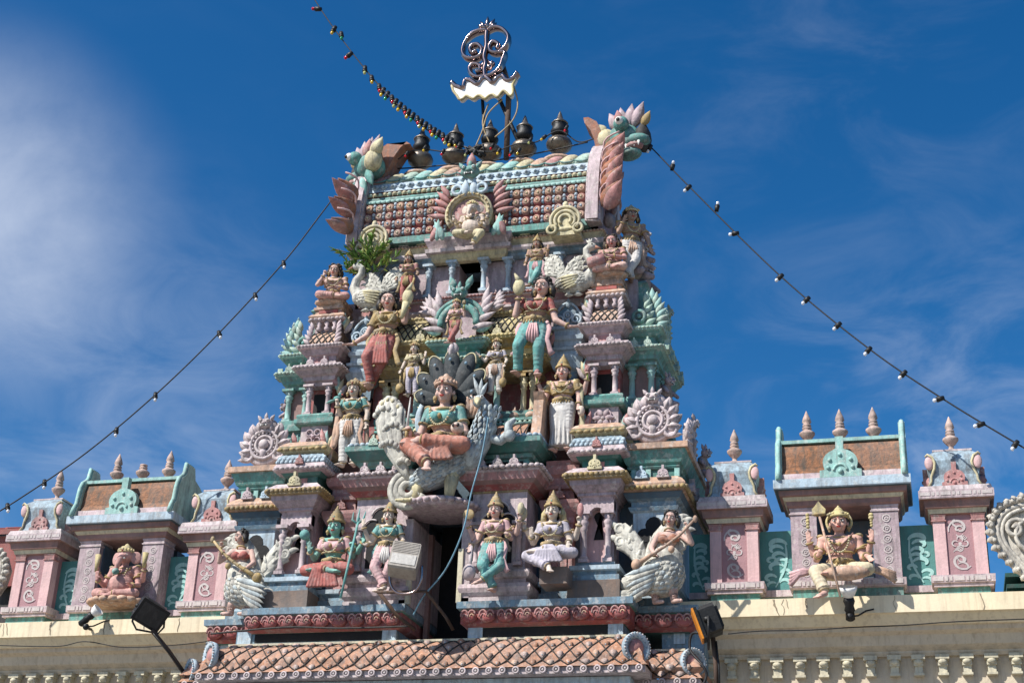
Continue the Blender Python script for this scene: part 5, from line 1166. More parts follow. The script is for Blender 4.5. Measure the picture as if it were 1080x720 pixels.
# 1 seated goddess on the bird
def ex_goddess(root, M, p, HT):
    for i, (a, L) in enumerate(((160, .24), (135, .3), (112, .35), (91, .37), (69, .35), (46, .29), (22, .2))):
        r = math.radians(a); c = V((.005, .09, .43)); d = V((math.cos(r), 0, math.sin(r)))
        m = MB('snake'); m.T = M; rot = Matrix(((d.x, 0, -d.z), (0, 1, 0), (d.z, 0, d.x)))
        m.ell(c+d*(L*.62), (L*.5, .035, .064), 16, 8, rot)
        q_ = V((-d.z, 0, d.x)); m.m('cream_yellow').tube([c+d*(L*(.62+.5*math.cos(t)))+q_*(.064*math.sin(t))+V((0, -.006, 0)) for t in [math.radians(-50+100*k/14) for k in range(15)]], .006, 5)
        m.m('blue').ell(c+d*(L*.85)+V((0, -.045, 0)), (.012, .008, .014), 6, 4)
        m.build('snake_hood', root)
    def sword(m): m.cone((-.2, -.14, .1), (-.2, -.14, .17), .012, .012, 8); m.m('gold').ell((-.2, -.14, .165), (.035, .02, .012), 8, 5); m.m('cloth_white').cone((-.2, -.14, .17), (-.195, -.13, .4), .012, .004, 6)
    item(root, M, 'sword', 'gold', sword)
    def bowl(m): m.ell((.15, -.16, .145), (.045, .04, .04), 12, 8); m.m('hair').ell((.135, -.2, .15), (.012, .01, .014), 6, 4).ell((.165, -.2, .15), (.012, .01, .014), 6, 4)
    item(root, M, 'skull_bowl', 'skin_cream', bowl)
    def fl(m):
        for k in range(5): m.tube([(.15+.02*k, .04, .3), (.15+.03*k, .04, .38), (.14+.025*k, .03, .45+.01*(k % 2))], [.02, .024, .006], 6)
    item(root, M, 'flame', 'orange_pale', fl)
figure('largest seated goddess in green blouse and orange skirt, fanned by dark snake hoods', 466, 484, -1.14, 2.12,
       dict(sit=1, kn=[(-.17, -.19, .03), (.19, -.16, .03)], an=[(.0, -.26, -.13), (-.09, -.21, .06)], toe=[(.3, -1, -.5), (-1, -.1, 0)]),
       [dict(s=-1, e=(-.15, -.03, .16), w=(-.19, -.12, .13), m='fist', d=(0, -.3, 1)), dict(s=1, e=(.16, -.03, .16), w=(.15, -.13, .12), m='rest', n=(0, 0, 1), d=(0, -1, .2))],
       skin='skin_pink', legs='cloth_orange', top='cloth_teal', crown='short', cmat='orange_pale', skirt='fan', extra=ex_goddess, name='seated_goddess_statue', hscale=1.2, bw=1.02)
# 2, 3 standing on the pink pedestals
def ex2(root, M, p, HT):
    item(root, M, 'parrot', 'cloth_teal', lambda m: (m.ell((-.14, -.1, .78), (.04, .035, .03), 10, 7), m.ell((-.11, -.11, .82), .022, 8, 6), m.petal((-.16, -.1, .77), 200, .11, .03, .02), m.m('red').cone((-.09, -.115, .82), (-.07, -.12, .81), .01, .002, 6)))
    item(root, M, 'hair_bun', 'gold', lambda m: [m.ell((.08+.04*math.cos(a), .02, .96+.035*math.sin(a)), .036, 8, 6) for a in (0, 1.2, 2.4, 3.6, 4.8)]+[m.ell((.08, .0, .96), .05, 10, 8)])
figure('standing figure in white skirt on pink pedestal, a green parrot on its hand', 367, 494, -.62, 1.36, dict(),
       [dict(s=-1, e=(-.13, -.0, .63), w=(-.135, -.1, .71), d=(0, -.2, 1), m='fist'), dict(s=1, e=(.155, 0, .64), w=(.16, -.03, .5), m='rest')],
       skin='skin_cream', legs='cloth_white', top='cloth_teal', crown='short', robe='orange_pale', extra=ex2, name='standing_statue', cat='statue')
def ex3(root, M, p, HT):
    for sx in (-1, 1): item(root, M, 'lotus_bud', 'rose', lambda m: lotus_bud(m, (sx*.25, -.05, .88), .06))
    item(root, M, 'conch', 'skin_cream', lambda m: m.ell((.2, -.07, .43), (.035, .035, .06), 8, 6))
figure('standing four armed figure in long white skirt, holding up two red lotus buds', 592, 478, -.62, 1.36, dict(),
       [dict(s=-1, e=(-.2, .02, .68), w=(-.25, -.04, .82), d=(0, -.1, 1), m='fist', back=1), dict(s=1, e=(.2, .02, .68), w=(.25, -.04, .82), d=(0, -.1, 1), m='fist', back=1),
        dict(s=-1, e=(-.17, 0, .63), w=(-.17, -.1, .58), d=(0, -.4, 1), m='open'), dict(s=1, e=(.16, 0, .63), w=(.17, -.06, .5), m='rest')],
       skin='skin_pink', legs='cloth_white', top='gold', female=False, skirt='long', crown='tall', robe='cream_yellow', extra=ex3, name='standing_statue')
# 4, 5 tall leaning attendants
figure('tall leaning attendant in red skirt, resting a hand on the left blue pedestal', 399, 412, -.62, 1.62,
       dict(kn=[(-.1, -.1, .3), (.04, -.06, .29)], an=[(-.06, -.02, .05), (-.1, .06, .06)], pel=(.02, 0, .53), che=(.04, -.01, .7), nek=(.035, -.01, .80), hed=(.03, -.02, .9)),
       [dict(s=-1, e=(-.13, -.03, .55), w=(-.26, .0, .48), d=(-1, -.2, -.1), n=(0, 0, 1), m='open'), dict(s=1, e=(.19, -.03, .68), w=(.22, -.08, .83), d=(0, -.1, 1), m='fist')],
       skin='skin_pink', legs='cloth_red', top='gold', crown=None, hair='curly', skirt='fall', rot=.1, name='attendant_statue', head_rot=(.1, .1, 0), lw=.85,
       extra=lambda r, M, p, HT: item(r, M, 'conch', 'cream_yellow', lambda m: (m.ell((.22, -.1, .9), (.05, .04, .08), 10, 8), m.cone((.22, -.1, .96), (.25, -.1, 1.05), .03, .006, 8), m.cone((.21, -.1, .84), (.18, -.1, .68), .035, .015, 8))))
figure('tall leaning attendant in red blouse and teal trousers, beside the right blue pedestal', 563, 402, -.62, 1.66,
       dict(kn=[(-.12, -.1, .3), (.04, -.07, .29)], an=[(-.13, .0, .08), (.03, 0, .05)], pel=(-.01, 0, .53), che=(.0, -.01, .7), nek=(.03, -.01, .80), hed=(.05, -.02, .9)),
       [dict(s=1, e=(.17, -.04, .56), w=(.28, -.05, .49), d=(1, -.2, -.1), n=(0, 0, 1), m='open'), dict(s=-1, e=(-.16, -.05, .62), w=(-.13, -.1, .78), d=(0, -.1, 1), m='fist')],
       skin='skin_pink', legs='cloth_teal', top='cloth_red', crown=None, hair='curly', rot=.1, name='attendant_statue', head_rot=(-.25, .1, 0), lw=.88,
       extra=lambda r, M, p, HT: item(r, M, 'conch', 'cream_yellow', lambda m: (m.ell((-.13, -.12, .86), (.05, .04, .08), 10, 8), m.cone((-.13, -.12, .92), (-.17, -.12, 1.0), .03, .006, 8))))
# 6, 7, 8 small ones
CR = dict(kn=[(-.05, -.05, .3), (.03, -.08, .29)], an=[(.0, -.02, .045), (-.08, -.09, .06)], toe=[(-.2, -1, 0), (-.5, -1, -.3)])
figure('small standing figure with yellow belt and white trousers, above the three little pots', 522, 417, -.66, .88, dict(),
       [dict(s=-1, e=(-.17, -.03, .62), w=(-.25, -.08, .7), m='open'), dict(s=1, e=(.16, 0, .62), w=(.15, -.08, .5))], skin='skin_cream', legs='cloth_white', top='cloth_lilac', crown='short', name='small_statue', cat='statue',
       extra=lambda r, M, p, HT: item(r, M, 'club', 'gold', lambda m: (m.ell((.14, -.1, .18), (.06, .06, .08), 8, 6), m.cone((.15, -.1, .2), (.15, -.08, .46), .015, .015, 6))))
figure('small standing figure with gold club, left of the snake hoods', 434, 419, -.66, .86, dict(),
       [dict(s=-1, e=(-.16, -.02, .62), w=(-.18, -.08, .48)), dict(s=1, e=(.17, 0, .62), w=(.2, -.05, .74), m='bless', d=(0, 0, 1))], skin='skin_cream', legs='cloth_lilac', top='cream_yellow', crown='short', name='small_statue', cat='statue',
       extra=lambda r, M, p, HT: item(r, M, 'club', 'gold', lambda m: (m.ell((-.17, -.1, .14), (.07, .07, .09), 8, 6), m.cone((-.17, -.1, .2), (-.18, -.08, .46), .015, .015, 6))))
figure('small central figure in red skirt with a yellow lotus, under the green lion arch', 479, 365, -.9, .74, CR,
       [dict(s=-1, e=(-.15, -.02, .62), w=(-.14, -.09, .53)), dict(s=1, e=(.16, 0, .65), w=(.17, -.06, .78), d=(0, 0, 1), m='fist')], skin='skin_pink', legs='cloth_red', top='cloth_pink', crown='short', name='small_statue', cat='statue',
       extra=lambda r, M, p, HT: (item(r, M, 'lotus_bud', 'gold', lambda m: lotus_bud(m, (.17, -.08, .88), .07, 'gold')), item(r, M, 'pedestal_leaf', 'lilac_stone', lambda m: (m.petal((0, -.05, .05), 270, .36, .22, .07), m.petal((0, -.08, .03), 262, .3, .12, .07)))))
# 9, 10 upper standing
figure('small standing figure with red trousers and tall crown, right of the upper left swan', 428, 321, -.36, .86, dict(),
       [dict(s=-1, e=(-.17, -.0, .62), w=(-.17, -.07, .5)), dict(s=1, e=(.17, 0, .62), w=(.19, -.07, .55), m='fist')], skin='skin_brown', legs='cloth_red', top='rose', crown='tall', hair='long', name='small_statue', cat='statue', female=False)
figure('small standing figure with teal trousers and tall crown, left of the upper right swan', 565, 306, -.36, .86, CR,
       [dict(s=-1, e=(-.17, -.0, .62), w=(-.17, -.07, .5)), dict(s=1, e=(.17, 0, .66), w=(.2, -.07, .76), m='bless', d=(0, 0, 1))], skin='skin_brown', legs='cloth_teal', top='skin_brown', crown='tall', hair='long', name='small_statue', cat='statue', female=False)
# 11, 12 thinkers on the corner shrines
XL = dict(sit=1, kn=[(-.13, -.16, .04), (.17, -.12, .05)], an=[(.06, -.2, .02), (-.05, -.16, .02)], toe=[(1, -.4, 0), (-1, -.4, 0)])
def ex11(root, M, p, HT): item(root, M, 'seat_cushion', 'orange_pale', lambda m: m.ell((0, -.02, -.02), (.2, .15, .05), 14, 6))
figure('seated curly haired musician on the left corner shrine, head propped on one hand', 350, 320, -.3, 1.22, XL,
       [dict(s=-1, e=(-.17, -.12, .2), w=(-.1, -.14, .33), m='fist', d=(.1, 0, 1)), dict(s=1, e=(.16, -.03, .2), w=(.08, -.15, .16))], skin='skin_pink', legs='skin_rose', top=None, crown=None, hair='curly', female=False, rot=.25, head_rot=(-.2, .2, .1), name='seated_statue', extra=ex11, hairmat='hair_brown')
def ex12(root, M, p, HT):
    item(root, M, 'drum', 'rose', lambda m: (m.cone((-.2, -.2, .1), (-.02, -.22, .12), .07, .07, 14), m.m('skin_cream').cone((-.21, -.2, .1), (-.2, -.2, .1), .06, .06, 14)))
    item(root, M, 'seat_cushion', 'orange_pale', lambda m: m.ell((0, -.02, -.02), (.2, .15, .05), 14, 6))
figure('seated curly haired musician with a red drum on the right corner shrine', 645, 291, -.3, 1.22, XL,
       [dict(s=-1, e=(-.16, -.05, .2), w=(-.12, -.16, .19), m='rest'), dict(s=1, e=(.17, -.05, .2), w=(.05, -.17, .18))], skin='skin_rose', legs='skin_pink', top=None, crown=None, hair='curly', female=False, rot=-.1, head_rot=(.2, .2, -.15), name='seated_statue', extra=ex12, hairmat='hair_brown')
figure('brown standing figure on the right flank, beside the seated drummer', 665, 300, -.0, 1.3, CR,
       [dict(s=-1, e=(-.15, -.05, .64), w=(-.12, -.12, .75), m='rest'), dict(s=1, e=(.17, -.05, .62), w=(.2, -.07, .48))], skin='skin_brown', legs='cloth_white', top=None, crown='halo', cmat='cream_yellow', hair='curly', female=False, rot=.5, name='standing_statue', hairmat='hair_brown')
# 13 - 16 row by the door
def tri(m):
    m.cone((.2, -.26, -.28), (.24, -.1, .52), .011, .011, 8)
    for q in (-1, 0, 1): m.tube([(.235, -.11, .46), (.235+q*.05, -.11, .5), (.24+q*.055, -.1, .58+.03*(q == 0))], [.01, .012, .003], 6)
figure('green skinned seated figure in red skirt with a trident, left of the door', 350, 608, -1.12, 1.5,
       dict(sit=1, fan=.24, kn=[(-.19, -.12, .03), (.19, -.12, .03)], an=[(.04, -.2, .01), (-.04, -.17, .04)], toe=[(1, -.2, 0), (-1, -.2, 0)]),
       [dict(s=-1, e=(-.18, .02, .22), w=(-.22, -.06, .3), m='fist', d=(0, 0, 1), back=1), dict(s=-1, e=(-.16, -.03, .17), w=(-.17, -.13, .21), d=(0, -.2, 1), m='open'), dict(s=1, e=(.17, 0, .19), w=(.21, -.12, .22), m='fist', d=(0, -.1, 1)), dict(s=1, e=(.2, .03, .24), w=(.27, -.02, .32), d=(0, 0, 1), m='open', back=1)],
       skin='skin_green', legs='cloth_red', top='cloth_pink', crown='tall', skirt='fan', name='seated_statue', extra=lambda r, M, p, HT: (item(r, M, 'trident', 'cloth_teal', tri), item(r, M, 'ritual_pot', 'cloth_teal', lambda m: m.ell((-.24, -.1, .38), (.045, .045, .05), 10, 7))))
figure('standing figure in teal blouse with crossed legs, partly behind the pale floodlight', 405, 627, -1.2, 1.22,
       dict(kn=[(-.1, -.08, .29), (.05, -.06, .28)], an=[(.03, -.1, .06), (-.05, .0, .045)], toe=[(-.2, -1, -.2), (-.2, -1, 0)]),
       [dict(s=-1, e=(-.2, -.02, .63), w=(-.25, -.1, .77), d=(0, 0, 1), m='bless'), dict(s=1, e=(.16, 0, .62), w=(.17, -.1, .56)), dict(s=-1, e=(-.17, -.0, .6), w=(-.2, -.1, .55), m='rest')], skin='skin_cream', legs='cloth_pink', top='cloth_teal', crown='tall', rot=.1, name='standing_statue', head_rot=(-.1, .1, .1))
def mace(m): m.cone((-.19, -.15, .16), (-.2, -.1, .5), .018, .018, 8); m.ell((-.19, -.16, .2), (.065, .065, .09), 12, 8)
figure('standing four armed figure in pink blouse and teal leggings, just right of the door', 519, 627, -1.22, 1.28,
       dict(kn=[(-.08, -.1, .29), (.08, -.06, .29)], an=[(.03, -.04, .045), (-.08, -.12, .13)], toe=[(-.1, -1, 0), (-.5, -1, -.4)]),
       [dict(s=-1, e=(-.22, .03, .63), w=(-.27, -.02, .76), d=(0, 0, 1), m='bless', back=1), dict(s=1, e=(.21, .02, .66), w=(.26, -.05, .8), d=(0, 0, 1), m='fist', back=1), dict(s=-1, e=(-.17, 0, .6), w=(-.21, -.1, .5), m='rest', d=(0, -.3, -1)), dict(s=1, e=(.16, 0, .6), w=(.16, -.12, .6), d=(.2, -1, .2), m='fist')],
       skin='skin_pink', legs='cloth_teal', top='cloth_pink', crown='tall', name='standing_statue', extra=lambda r, M, p, HT: (item(r, M, 'mace', 'lilac_stone', mace), item(r, M, 'conch', 'cream_yellow', lambda m: (m.ell((.27, -.07, .9), (.035, .03, .07), 10, 7))), item(r, M, 'disc', 'gold', lambda m: m.lathe((-.26, -.04, .87), [(.05, 0), (.06, .01), (.05, .02)], 16, 'y'))))
figure('seated four armed figure in lilac robe and veil, second statue right of the door', 582, 590, -1.12, 1.42,
       dict(sit=1, kn=[(-.18, -.14, .0), (.2, -.1, .03)], an=[(.03, -.22, -.14), (-.06, -.17, .05)], toe=[(.4, -1, -.4), (-1, -.2, 0)]),
       [dict(s=-1, e=(-.19, .02, .21), w=(-.24, -.06, .31), m='fist', d=(0, 0, 1), back=1), dict(s=1, e=(.2, .02, .21), w=(.25, -.06, .33), m='fist', d=(0, 0, 1), back=1), dict(s=-1, e=(-.16, -.03, .16), w=(-.15, -.14, .19), d=(0, -.3, 1), m='open'), dict(s=1, e=(.16, -.02, .17), w=(.17, -.12, .12), d=(0, -.4, -1), m='open')],
       skin='skin_cream', legs='cloth_lilac', top='cloth_lilac', crown='tall', name='seated_statue', skirt='fan',
       extra=lambda r, M, p, HT: (item(r, M, 'lotus_bud', 'cream_yellow', lambda m: m.ell((-.25, -.08, .44), (.04, .04, .07), 10, 8)), item(r, M, 'mirror', 'rose', lambda m: m.ell((.26, -.08, .45), (.03, .02, .07), 10, 8)), item(r, M, 'veil', 'yellow', lambda m: [m.tube([(sx*.05, .03, .53), (sx*.085, .02, .46), (sx*.09, .03, .36)], [.02, .026, .03], 8) for sx in (-1, 1)]), item(r, M, 'brick_seat', 'brick', lambda m: m.box(-.08, .16, -.1, .15, -.26, -.1))))
# 19 elephant headed, 20 spear bearer
figure('pink elephant headed seated figure in the left niche', 127, 634, -.16, 1.45,
       dict(sit=1, kn=[(-.19, -.12, .06), (.2, -.13, .04)], an=[(-.08, -.2, .02), (-.0, -.2, .03)], toe=[(1, -.6, 0), (-1, -.3, 0)], hed=(0, -.03, .46)),
       [dict(s=-1, e=(-.2, .0, .22), w=(-.25, -.08, .3), m='fist', d=(0, 0, 1), back=1), dict(s=1, e=(.2, .0, .22), w=(.25, -.08, .32), m='fist', d=(0, 0, 1), back=1), dict(s=-1, e=(-.18, -.03, .17), w=(-.2, -.14, .2), d=(0, -.2, 1), m='open'), dict(s=1, e=(.18, -.03, .16), w=(.17, -.15, .12), d=(0, -1, .3), m='rest')],
       skin='skin_rose', legs='skin_rose', top=None, crown='short', cmat='yellow', elephant=True, belly=.07, female=False, name='elephant_headed_statue', hscale=1.25, folds=False,
       extra=lambda r, M, p, HT: (item(r, M, 'lotus_base', 'orange_pale', lambda m: (m.ell((0, -.05, -.03), (.28, .2, .06), 20, 8), [m.ell((.25*math.cos(a), -.05+.18*math.sin(a), -.03), (.06, .05, .035), 8, 5) for a in [k*.35 for k in range(18)]])), item(r, M, 'goad', 'yellow', lambda m: m.cone((-.25, -.1, .3), (-.25, -.1, .48), .015, .03, 8)), item(r, M, 'axe', 'yellow', lambda m: m.cone((.25, -.1, .32), (.25, -.1, .48), .015, .03, 8)), item(r, M, 'sweet', 'teal', lambda m: m.ell((.0, -.17, .27), .035, 10, 7))))
def spear(m):
    m.cone((-.0, -.33, -.22), (-.13, -.16, .5), .009, .009, 8); m.m('gold')
    m.ell((-.13, -.16, .5), (.055, .025, .015), 10, 6); m.m('yellow').prism([(-.175, .505), (-.18, .54), (-.155, .57), (-.13, .61), (-.105, .57), (-.08, .54), (-.085, .505)][::-1], -.175, -.15)
figure('bare chested seated figure with a tall spear in the right niche', 888, 612, -.46, 1.64,
       dict(sit=1, kn=[(-.17, -.17, .03), (.19, -.13, .05)], an=[(-.11, -.24, -.16), (-.02, -.2, .02)], toe=[(-.6, -1, -.35), (-1, -.3, 0)]),
       [dict(s=-1, e=(-.19, .0, .22), w=(-.22, -.05, .32), m='open', d=(0, 0, 1), back=1), dict(s=1, e=(.19, .0, .21), w=(.23, -.05, .31), m='open', d=(0, 0, 1), back=1), dict(s=-1, e=(-.17, -.04, .17), w=(-.15, -.14, .17), d=(.5, -.6, .6), m='fist'), dict(s=1, e=(.16, -.02, .17), w=(.19, -.12, .16), d=(.5, -.6, -.8), m='open')],
       skin='skin_peach', legs='cloth_yellow', top=None, crown='halo', cmat='yellow', female=False, name='seated_statue', skirt=None, bw=1.1,
       extra=lambda r, M, p, HT: (item(r, M, 'spear', 'orange_pale', spear), item(r, M, 'bell_rod', 'yellow', lambda m: [m.ell((-.22, -.07, .43+.026*k), .015, 8, 5) for k in range(5)]), item(r, M, 'bell_rod', 'yellow', lambda m: [m.ell((.235, -.07, .42+.022*k), (.02 if k > 2 else .012), 8, 5) for k in range(5)]),
        item(r, M, 'sacred_thread', 'brown_pink', lambda m: m.tube([(.1, -.06, .37), (.05, -.09, .3), (-.01, -.1, .24), (-.07, -.09, .17), (-.1, -.07, .12)], .006, 5)),
        item(r, M, 'sash_end', 'cloth_pink', lambda m: [m.tube([(-.2, -.1, .05), (-.3+.01*q, -.12, .02+.012*q), (-.36+.0*q, -.12, -.06+.03*q)], [.02, .022, .02], 6) for q in range(4)]), item(r, M, 'sash_end', 'orange_pale', lambda m: [m.tube([(.22, -.1, .05), (.3-.01*q, -.1, .02+.012*q), (.38+.0*q, -.1, -.05+.02*q)], [.02, .022, .02], 6) for q in range(4)]),
        item(r, M, 'knotted_cloth', 'orange_pale', lambda m: m.ell((.04, -.2, -.0), (.17, .06, .06), 12, 8))))
# 21 roof figure
figure('small pale elephant headed figure seated in the arched shrine on the barrel roof', 497, 252, -.52, 1.12,
       dict(sit=1, kn=[(-.16, -.14, .03), (.17, -.14, .0)], an=[(-.02, -.2, -.0), (.08, -.16, -.16)], toe=[(1, -.6, 0), (.2, -1, -.3)], hed=(0, -.03, .46)),
       [dict(s=-1, e=(-.2, .0, .22), w=(-.22, -.08, .28), m='fist', d=(0, 0, 1), back=1), dict(s=1, e=(.2, .0, .22), w=(.22, -.08, .28), m='fist', d=(0, 0, 1), back=1), dict(s=-1, e=(-.17, -.03, .17), w=(-.16, -.14, .2)), dict(s=1, e=(.17, -.03, .16), w=(.15, -.15, .14))],
       skin='skin_cream', legs='cream_yellow', top=None, crown='short', cmat='yellow', elephant=True, belly=.06, female=False, name='elephant_headed_statue', hscale=1.2, folds=False)

# ------------------------------------------------------------------ birds and the bird bodied veena players
def fan_tail(m, c, a0, a1, L, n, mat, w=.1, T_=.04, curls=True):
    """spread tail made of curling plumes, in the x-z plane"""
    m.m(mat)
    for i in range(n):
        t = i/(n-1); a = a0+(a1-a0)*t; l = L*(.72+.28*math.sin(PI*t)); r = math.radians(a); bend = (1 if a > 90 else -1)
        pts = []
        for k in range(8):
            q = k/7; rr = r+math.radians(bend*22*q*q); pts.append((c[0]+l*q*math.cos(rr), c[1]-.03*math.sin(PI*q)-.004*(i % 2), c[2]+l*q*math.sin(rr)))
        m.tube(pts, [w*(.35+.5*q/7) for q in range(8)], 8, flat=.45)
        if curls: e = pts[-1]; m.ell(e, (w*.55, w*.35, w*.55), 8, 6); m.ring((e[0], e[1]-w*.2, e[2]), w*.42, w*.2, 0, 360, 10); m.petal((e[0]-w*.2, e[1], e[2]), a+bend*30, w*1.5, w*.7, w*.3, bend=bend*80)
        for k in (2, 3, 4, 5, 6): m.petal((pts[k][0], pts[k][1]-w*.2, pts[k][2]), a+bend*(40 if k % 2 else -20), w*1.1, w*.4, w*.2)
    return m
def feathers(m, c, rx, ry, rz, mat, n=9, rows=6, s=.05, sgn=1, rot=None, flow=(-1, 0, -.55), alt=None):
    """overlapping pointed feathers of uneven size laid over the front of an ellipsoid body"""
    rr = random.Random(int(rx*1000)+n); fl = V(flow)
    for j in range(rows):
        for i in range(n):
            a = -1.35+2.7*(i+.5*(j % 2))/(n-1)+rr.uniform(-.05, .05); e = 1.05-2.1*j/(rows-1)+rr.uniform(-.05, .05)
            q = V((math.sin(a)*math.cos(e), -math.cos(a)*math.cos(e), math.sin(e))); nm = V((q.x/rx, q.y/ry, q.z/rz)).normalized(); pos = V((rx*q.x, ry*q.y, rz*q.z))
            if rot is not None: nm = rot @ nm; pos = rot @ pos
            d = (fl-nm*fl.dot(nm)); 
            if d.length < .1: continue
            d.normalize(); m.m(alt if alt and rr.random() < .3 else mat); L = s*rr.uniform(1.5, 2.4)
            m.leaf(V(c)+pos-d*L*.4-nm*.004, d+nm*.16, nm.cross(d), L, s*rr.uniform(.95, 1.3), s*.2, curl=-.12)
def swan(label, px, py, Y, s, mir):
    root = thing('swan_statue', label, 'bird statue', at(px, py, Y), 'pale swans below the barrel roof'); M = T(0, 0, 0, s=s, mir=mir)
    m = MB('feather'); m.T = M; m.ell((0, 0, .28), (.36, .2, .22), 16, 10); m.ell((-.25, 0, .3), (.16, .16, .15), 10, 8)
    m.tube([(-.28, -.0, .36), (-.38, -.02, .52), (-.34, -.03, .68), (-.24, -.04, .8), (-.24, -.05, .92), (-.33, -.06, .97)], [.13, .1, .085, .075, .075, .085], 10)
    m.ell((-.34, -.06, .97), (.1, .08, .08), 10, 8)
    for x in (-.08, .1): m.rcone((x, -.02, .12), (x, -.03, .0), .05, .035); m.petal((x+.06, -.04, .0), 180, .18, .06, .06)
    b_ = m.build('body', root, remesh=.012*s/1., smoothn=2)
    m = MB(); m.T = M; feathers(m, (0, 0, .28), .36, .2, .21, 'feather', 12, 8, .045, flow=(1, 0, -.35)); m.m('cream_yellow')
    for k in range(5): m.petal((-.12, -.2+.012*k, .34-.035*k), -8-k*4, .42-.03*k, .08, .03)
    m.build('wing', root)
    m = MB(); m.T = M; fan_tail(m, (.2, .04, .3), 52, 118, .62, 8, 'feather', .085); m.build('fan_tail', root)
    m = MB('orange'); m.T = M; m.cone((-.4, -.07, .96), (-.53, -.08, .91), .04, .008, 8); m.build('beak', root)
    m = MB('hair'); m.T = M; m.ell((-.36, -.125, .99), .02, 8, 5); m.build('eye', root)
    m = MB('feather'); m.T = M; 
    for k in range(3): m.petal((-.32, -.06, 1.02), 100-25*k, .14, .05, .03)
    m.build('crest', root)
    return root
swan('pale swan with its neck bowed, on the upper left by the leafy weed', 391, 328, -.42, .8, False)
swan('pale swan with orange beak on the upper right, facing the drummer', 605, 312, -.42, .8, True)
# the big bird carrying the goddess
root = thing('peacock_statue', 'large grey feathered bird under the seated goddess, standing on the door canopy', 'bird statue', at(462, 533, -1.15))
m = MB('feather_blue'); rot = Matrix.Rotation(-.42, 3, 'Y')
m.ell((.03, .0, .5), (.56, .25, .2), 18, 12, rot); m.ell((.42, -.0, .68), (.21, .2, .2), 12, 10)
m.tube([(.42, -.02, .7), (.6, -.04, .88), (.72, -.06, 1.08), (.70, -.1, 1.3), (.62, -.14, 1.42)], [.2, .14, .1, .08, .085], 12); m.ell((.58, -.18, 1.44), (.1, .115, .095), 12, 8)
m.build('body', root, remesh=.016, smoothn=2)
for x in (-.28, .2):
    m = MB('cream_yellow'); m.rcone((x, -.06, .38), (x-.02, -.1, .06), .11, .06)
    for k in (-1, 0, 1): m.rcone((x-.02, -.12, .05), (x-.08+k*.1-.06, -.26, .02), .04, .022)
    m.build('leg', root)
m = MB()
feathers(m, (.03, 0, .5), .56, .25, .2, 'feather_blue', 15, 9, .05, rot=rot, flow=(-1, 0, -.45), alt='blue_stone')
for j in range(9):
    for i in range(6): a = -1.2+.48*i+.2*(j % 2); m.m('feather_blue' if (i+j) % 3 else 'blue_stone').leaf((.47+.033*j+.17*math.sin(a), -.02-.01*j-.16*math.cos(a), .72+.08*j), (-.3, -.1, -1), (math.cos(a), math.sin(a), 0), .11, .06, .012)
m.build('breast_feathers', root)
m = MB('cream_yellow'); m.cone((.58, -.28, 1.42), (.62, -.42, 1.3), .055, .008, 8); m.build('beak', root)
for sx in (-1, 1): m = MB('eye_white'); m.ell((.56+sx*.08, -.27, 1.47), .028, 8, 6); m.m('hair').ell((.56+sx*.085, -.295, 1.47), .014, 6, 4); m.build('eye', root)
m = MB('feather_blue'); 
for k in range(3): m.petal((.58, -.16, 1.52), 110-22*k, .34-.05*k, .07, .04)
m.build('crest', root)
m = MB('feather_blue'); m.tube([(.62, -.05, .95), (.88, -.06, .88), (1.0, -.06, .98), (.98, -.06, 1.12), (1.08, -.06, 1.2)], [.05, .07, .08, .06, .03], 8); m.ell((1.0, -.07, .95), .09, 8, 6); m.build('wing_curl', root)
m = MB()
for i in range(9):
    t = i/8; pts = []
    for k in range(10):
        q = k/9; pts.append((-.42-.12*math.sin(PI*q)*(1-t)-.5*q*(1-t*.6)+.02*t*q, -.12-.02*(i % 2)-.08*math.sin(PI*q), .35+1.22*q*(.78+.22*math.sin(PI*(t*.7+.2)))))
    m.m('feather').tube(pts, [.03+.045*q/9 for q in range(10)], 7, flat=.5)
    for k in range(2, 10, 2): e = pts[k]; m.ell((e[0]+(.06 if k % 4 else -.06), e[1]-.04, e[2]), (.04, .03, .045), 8, 5)
    m.m('feather').ell(pts[-1], (.07, .04, .08), 8, 6); m.m('cream_yellow').ell((pts[-1][0], pts[-1][1]-.035, pts[-1][2]), (.03, .02, .035), 8, 5)
m.build('tail_plumes', root)
m = MB('feather')
for r0 in (.25, .17, .1): m.ring((-.42, -.1, .22), r0, .055, 40, 340, 20)
m.build('tail_curl', root)

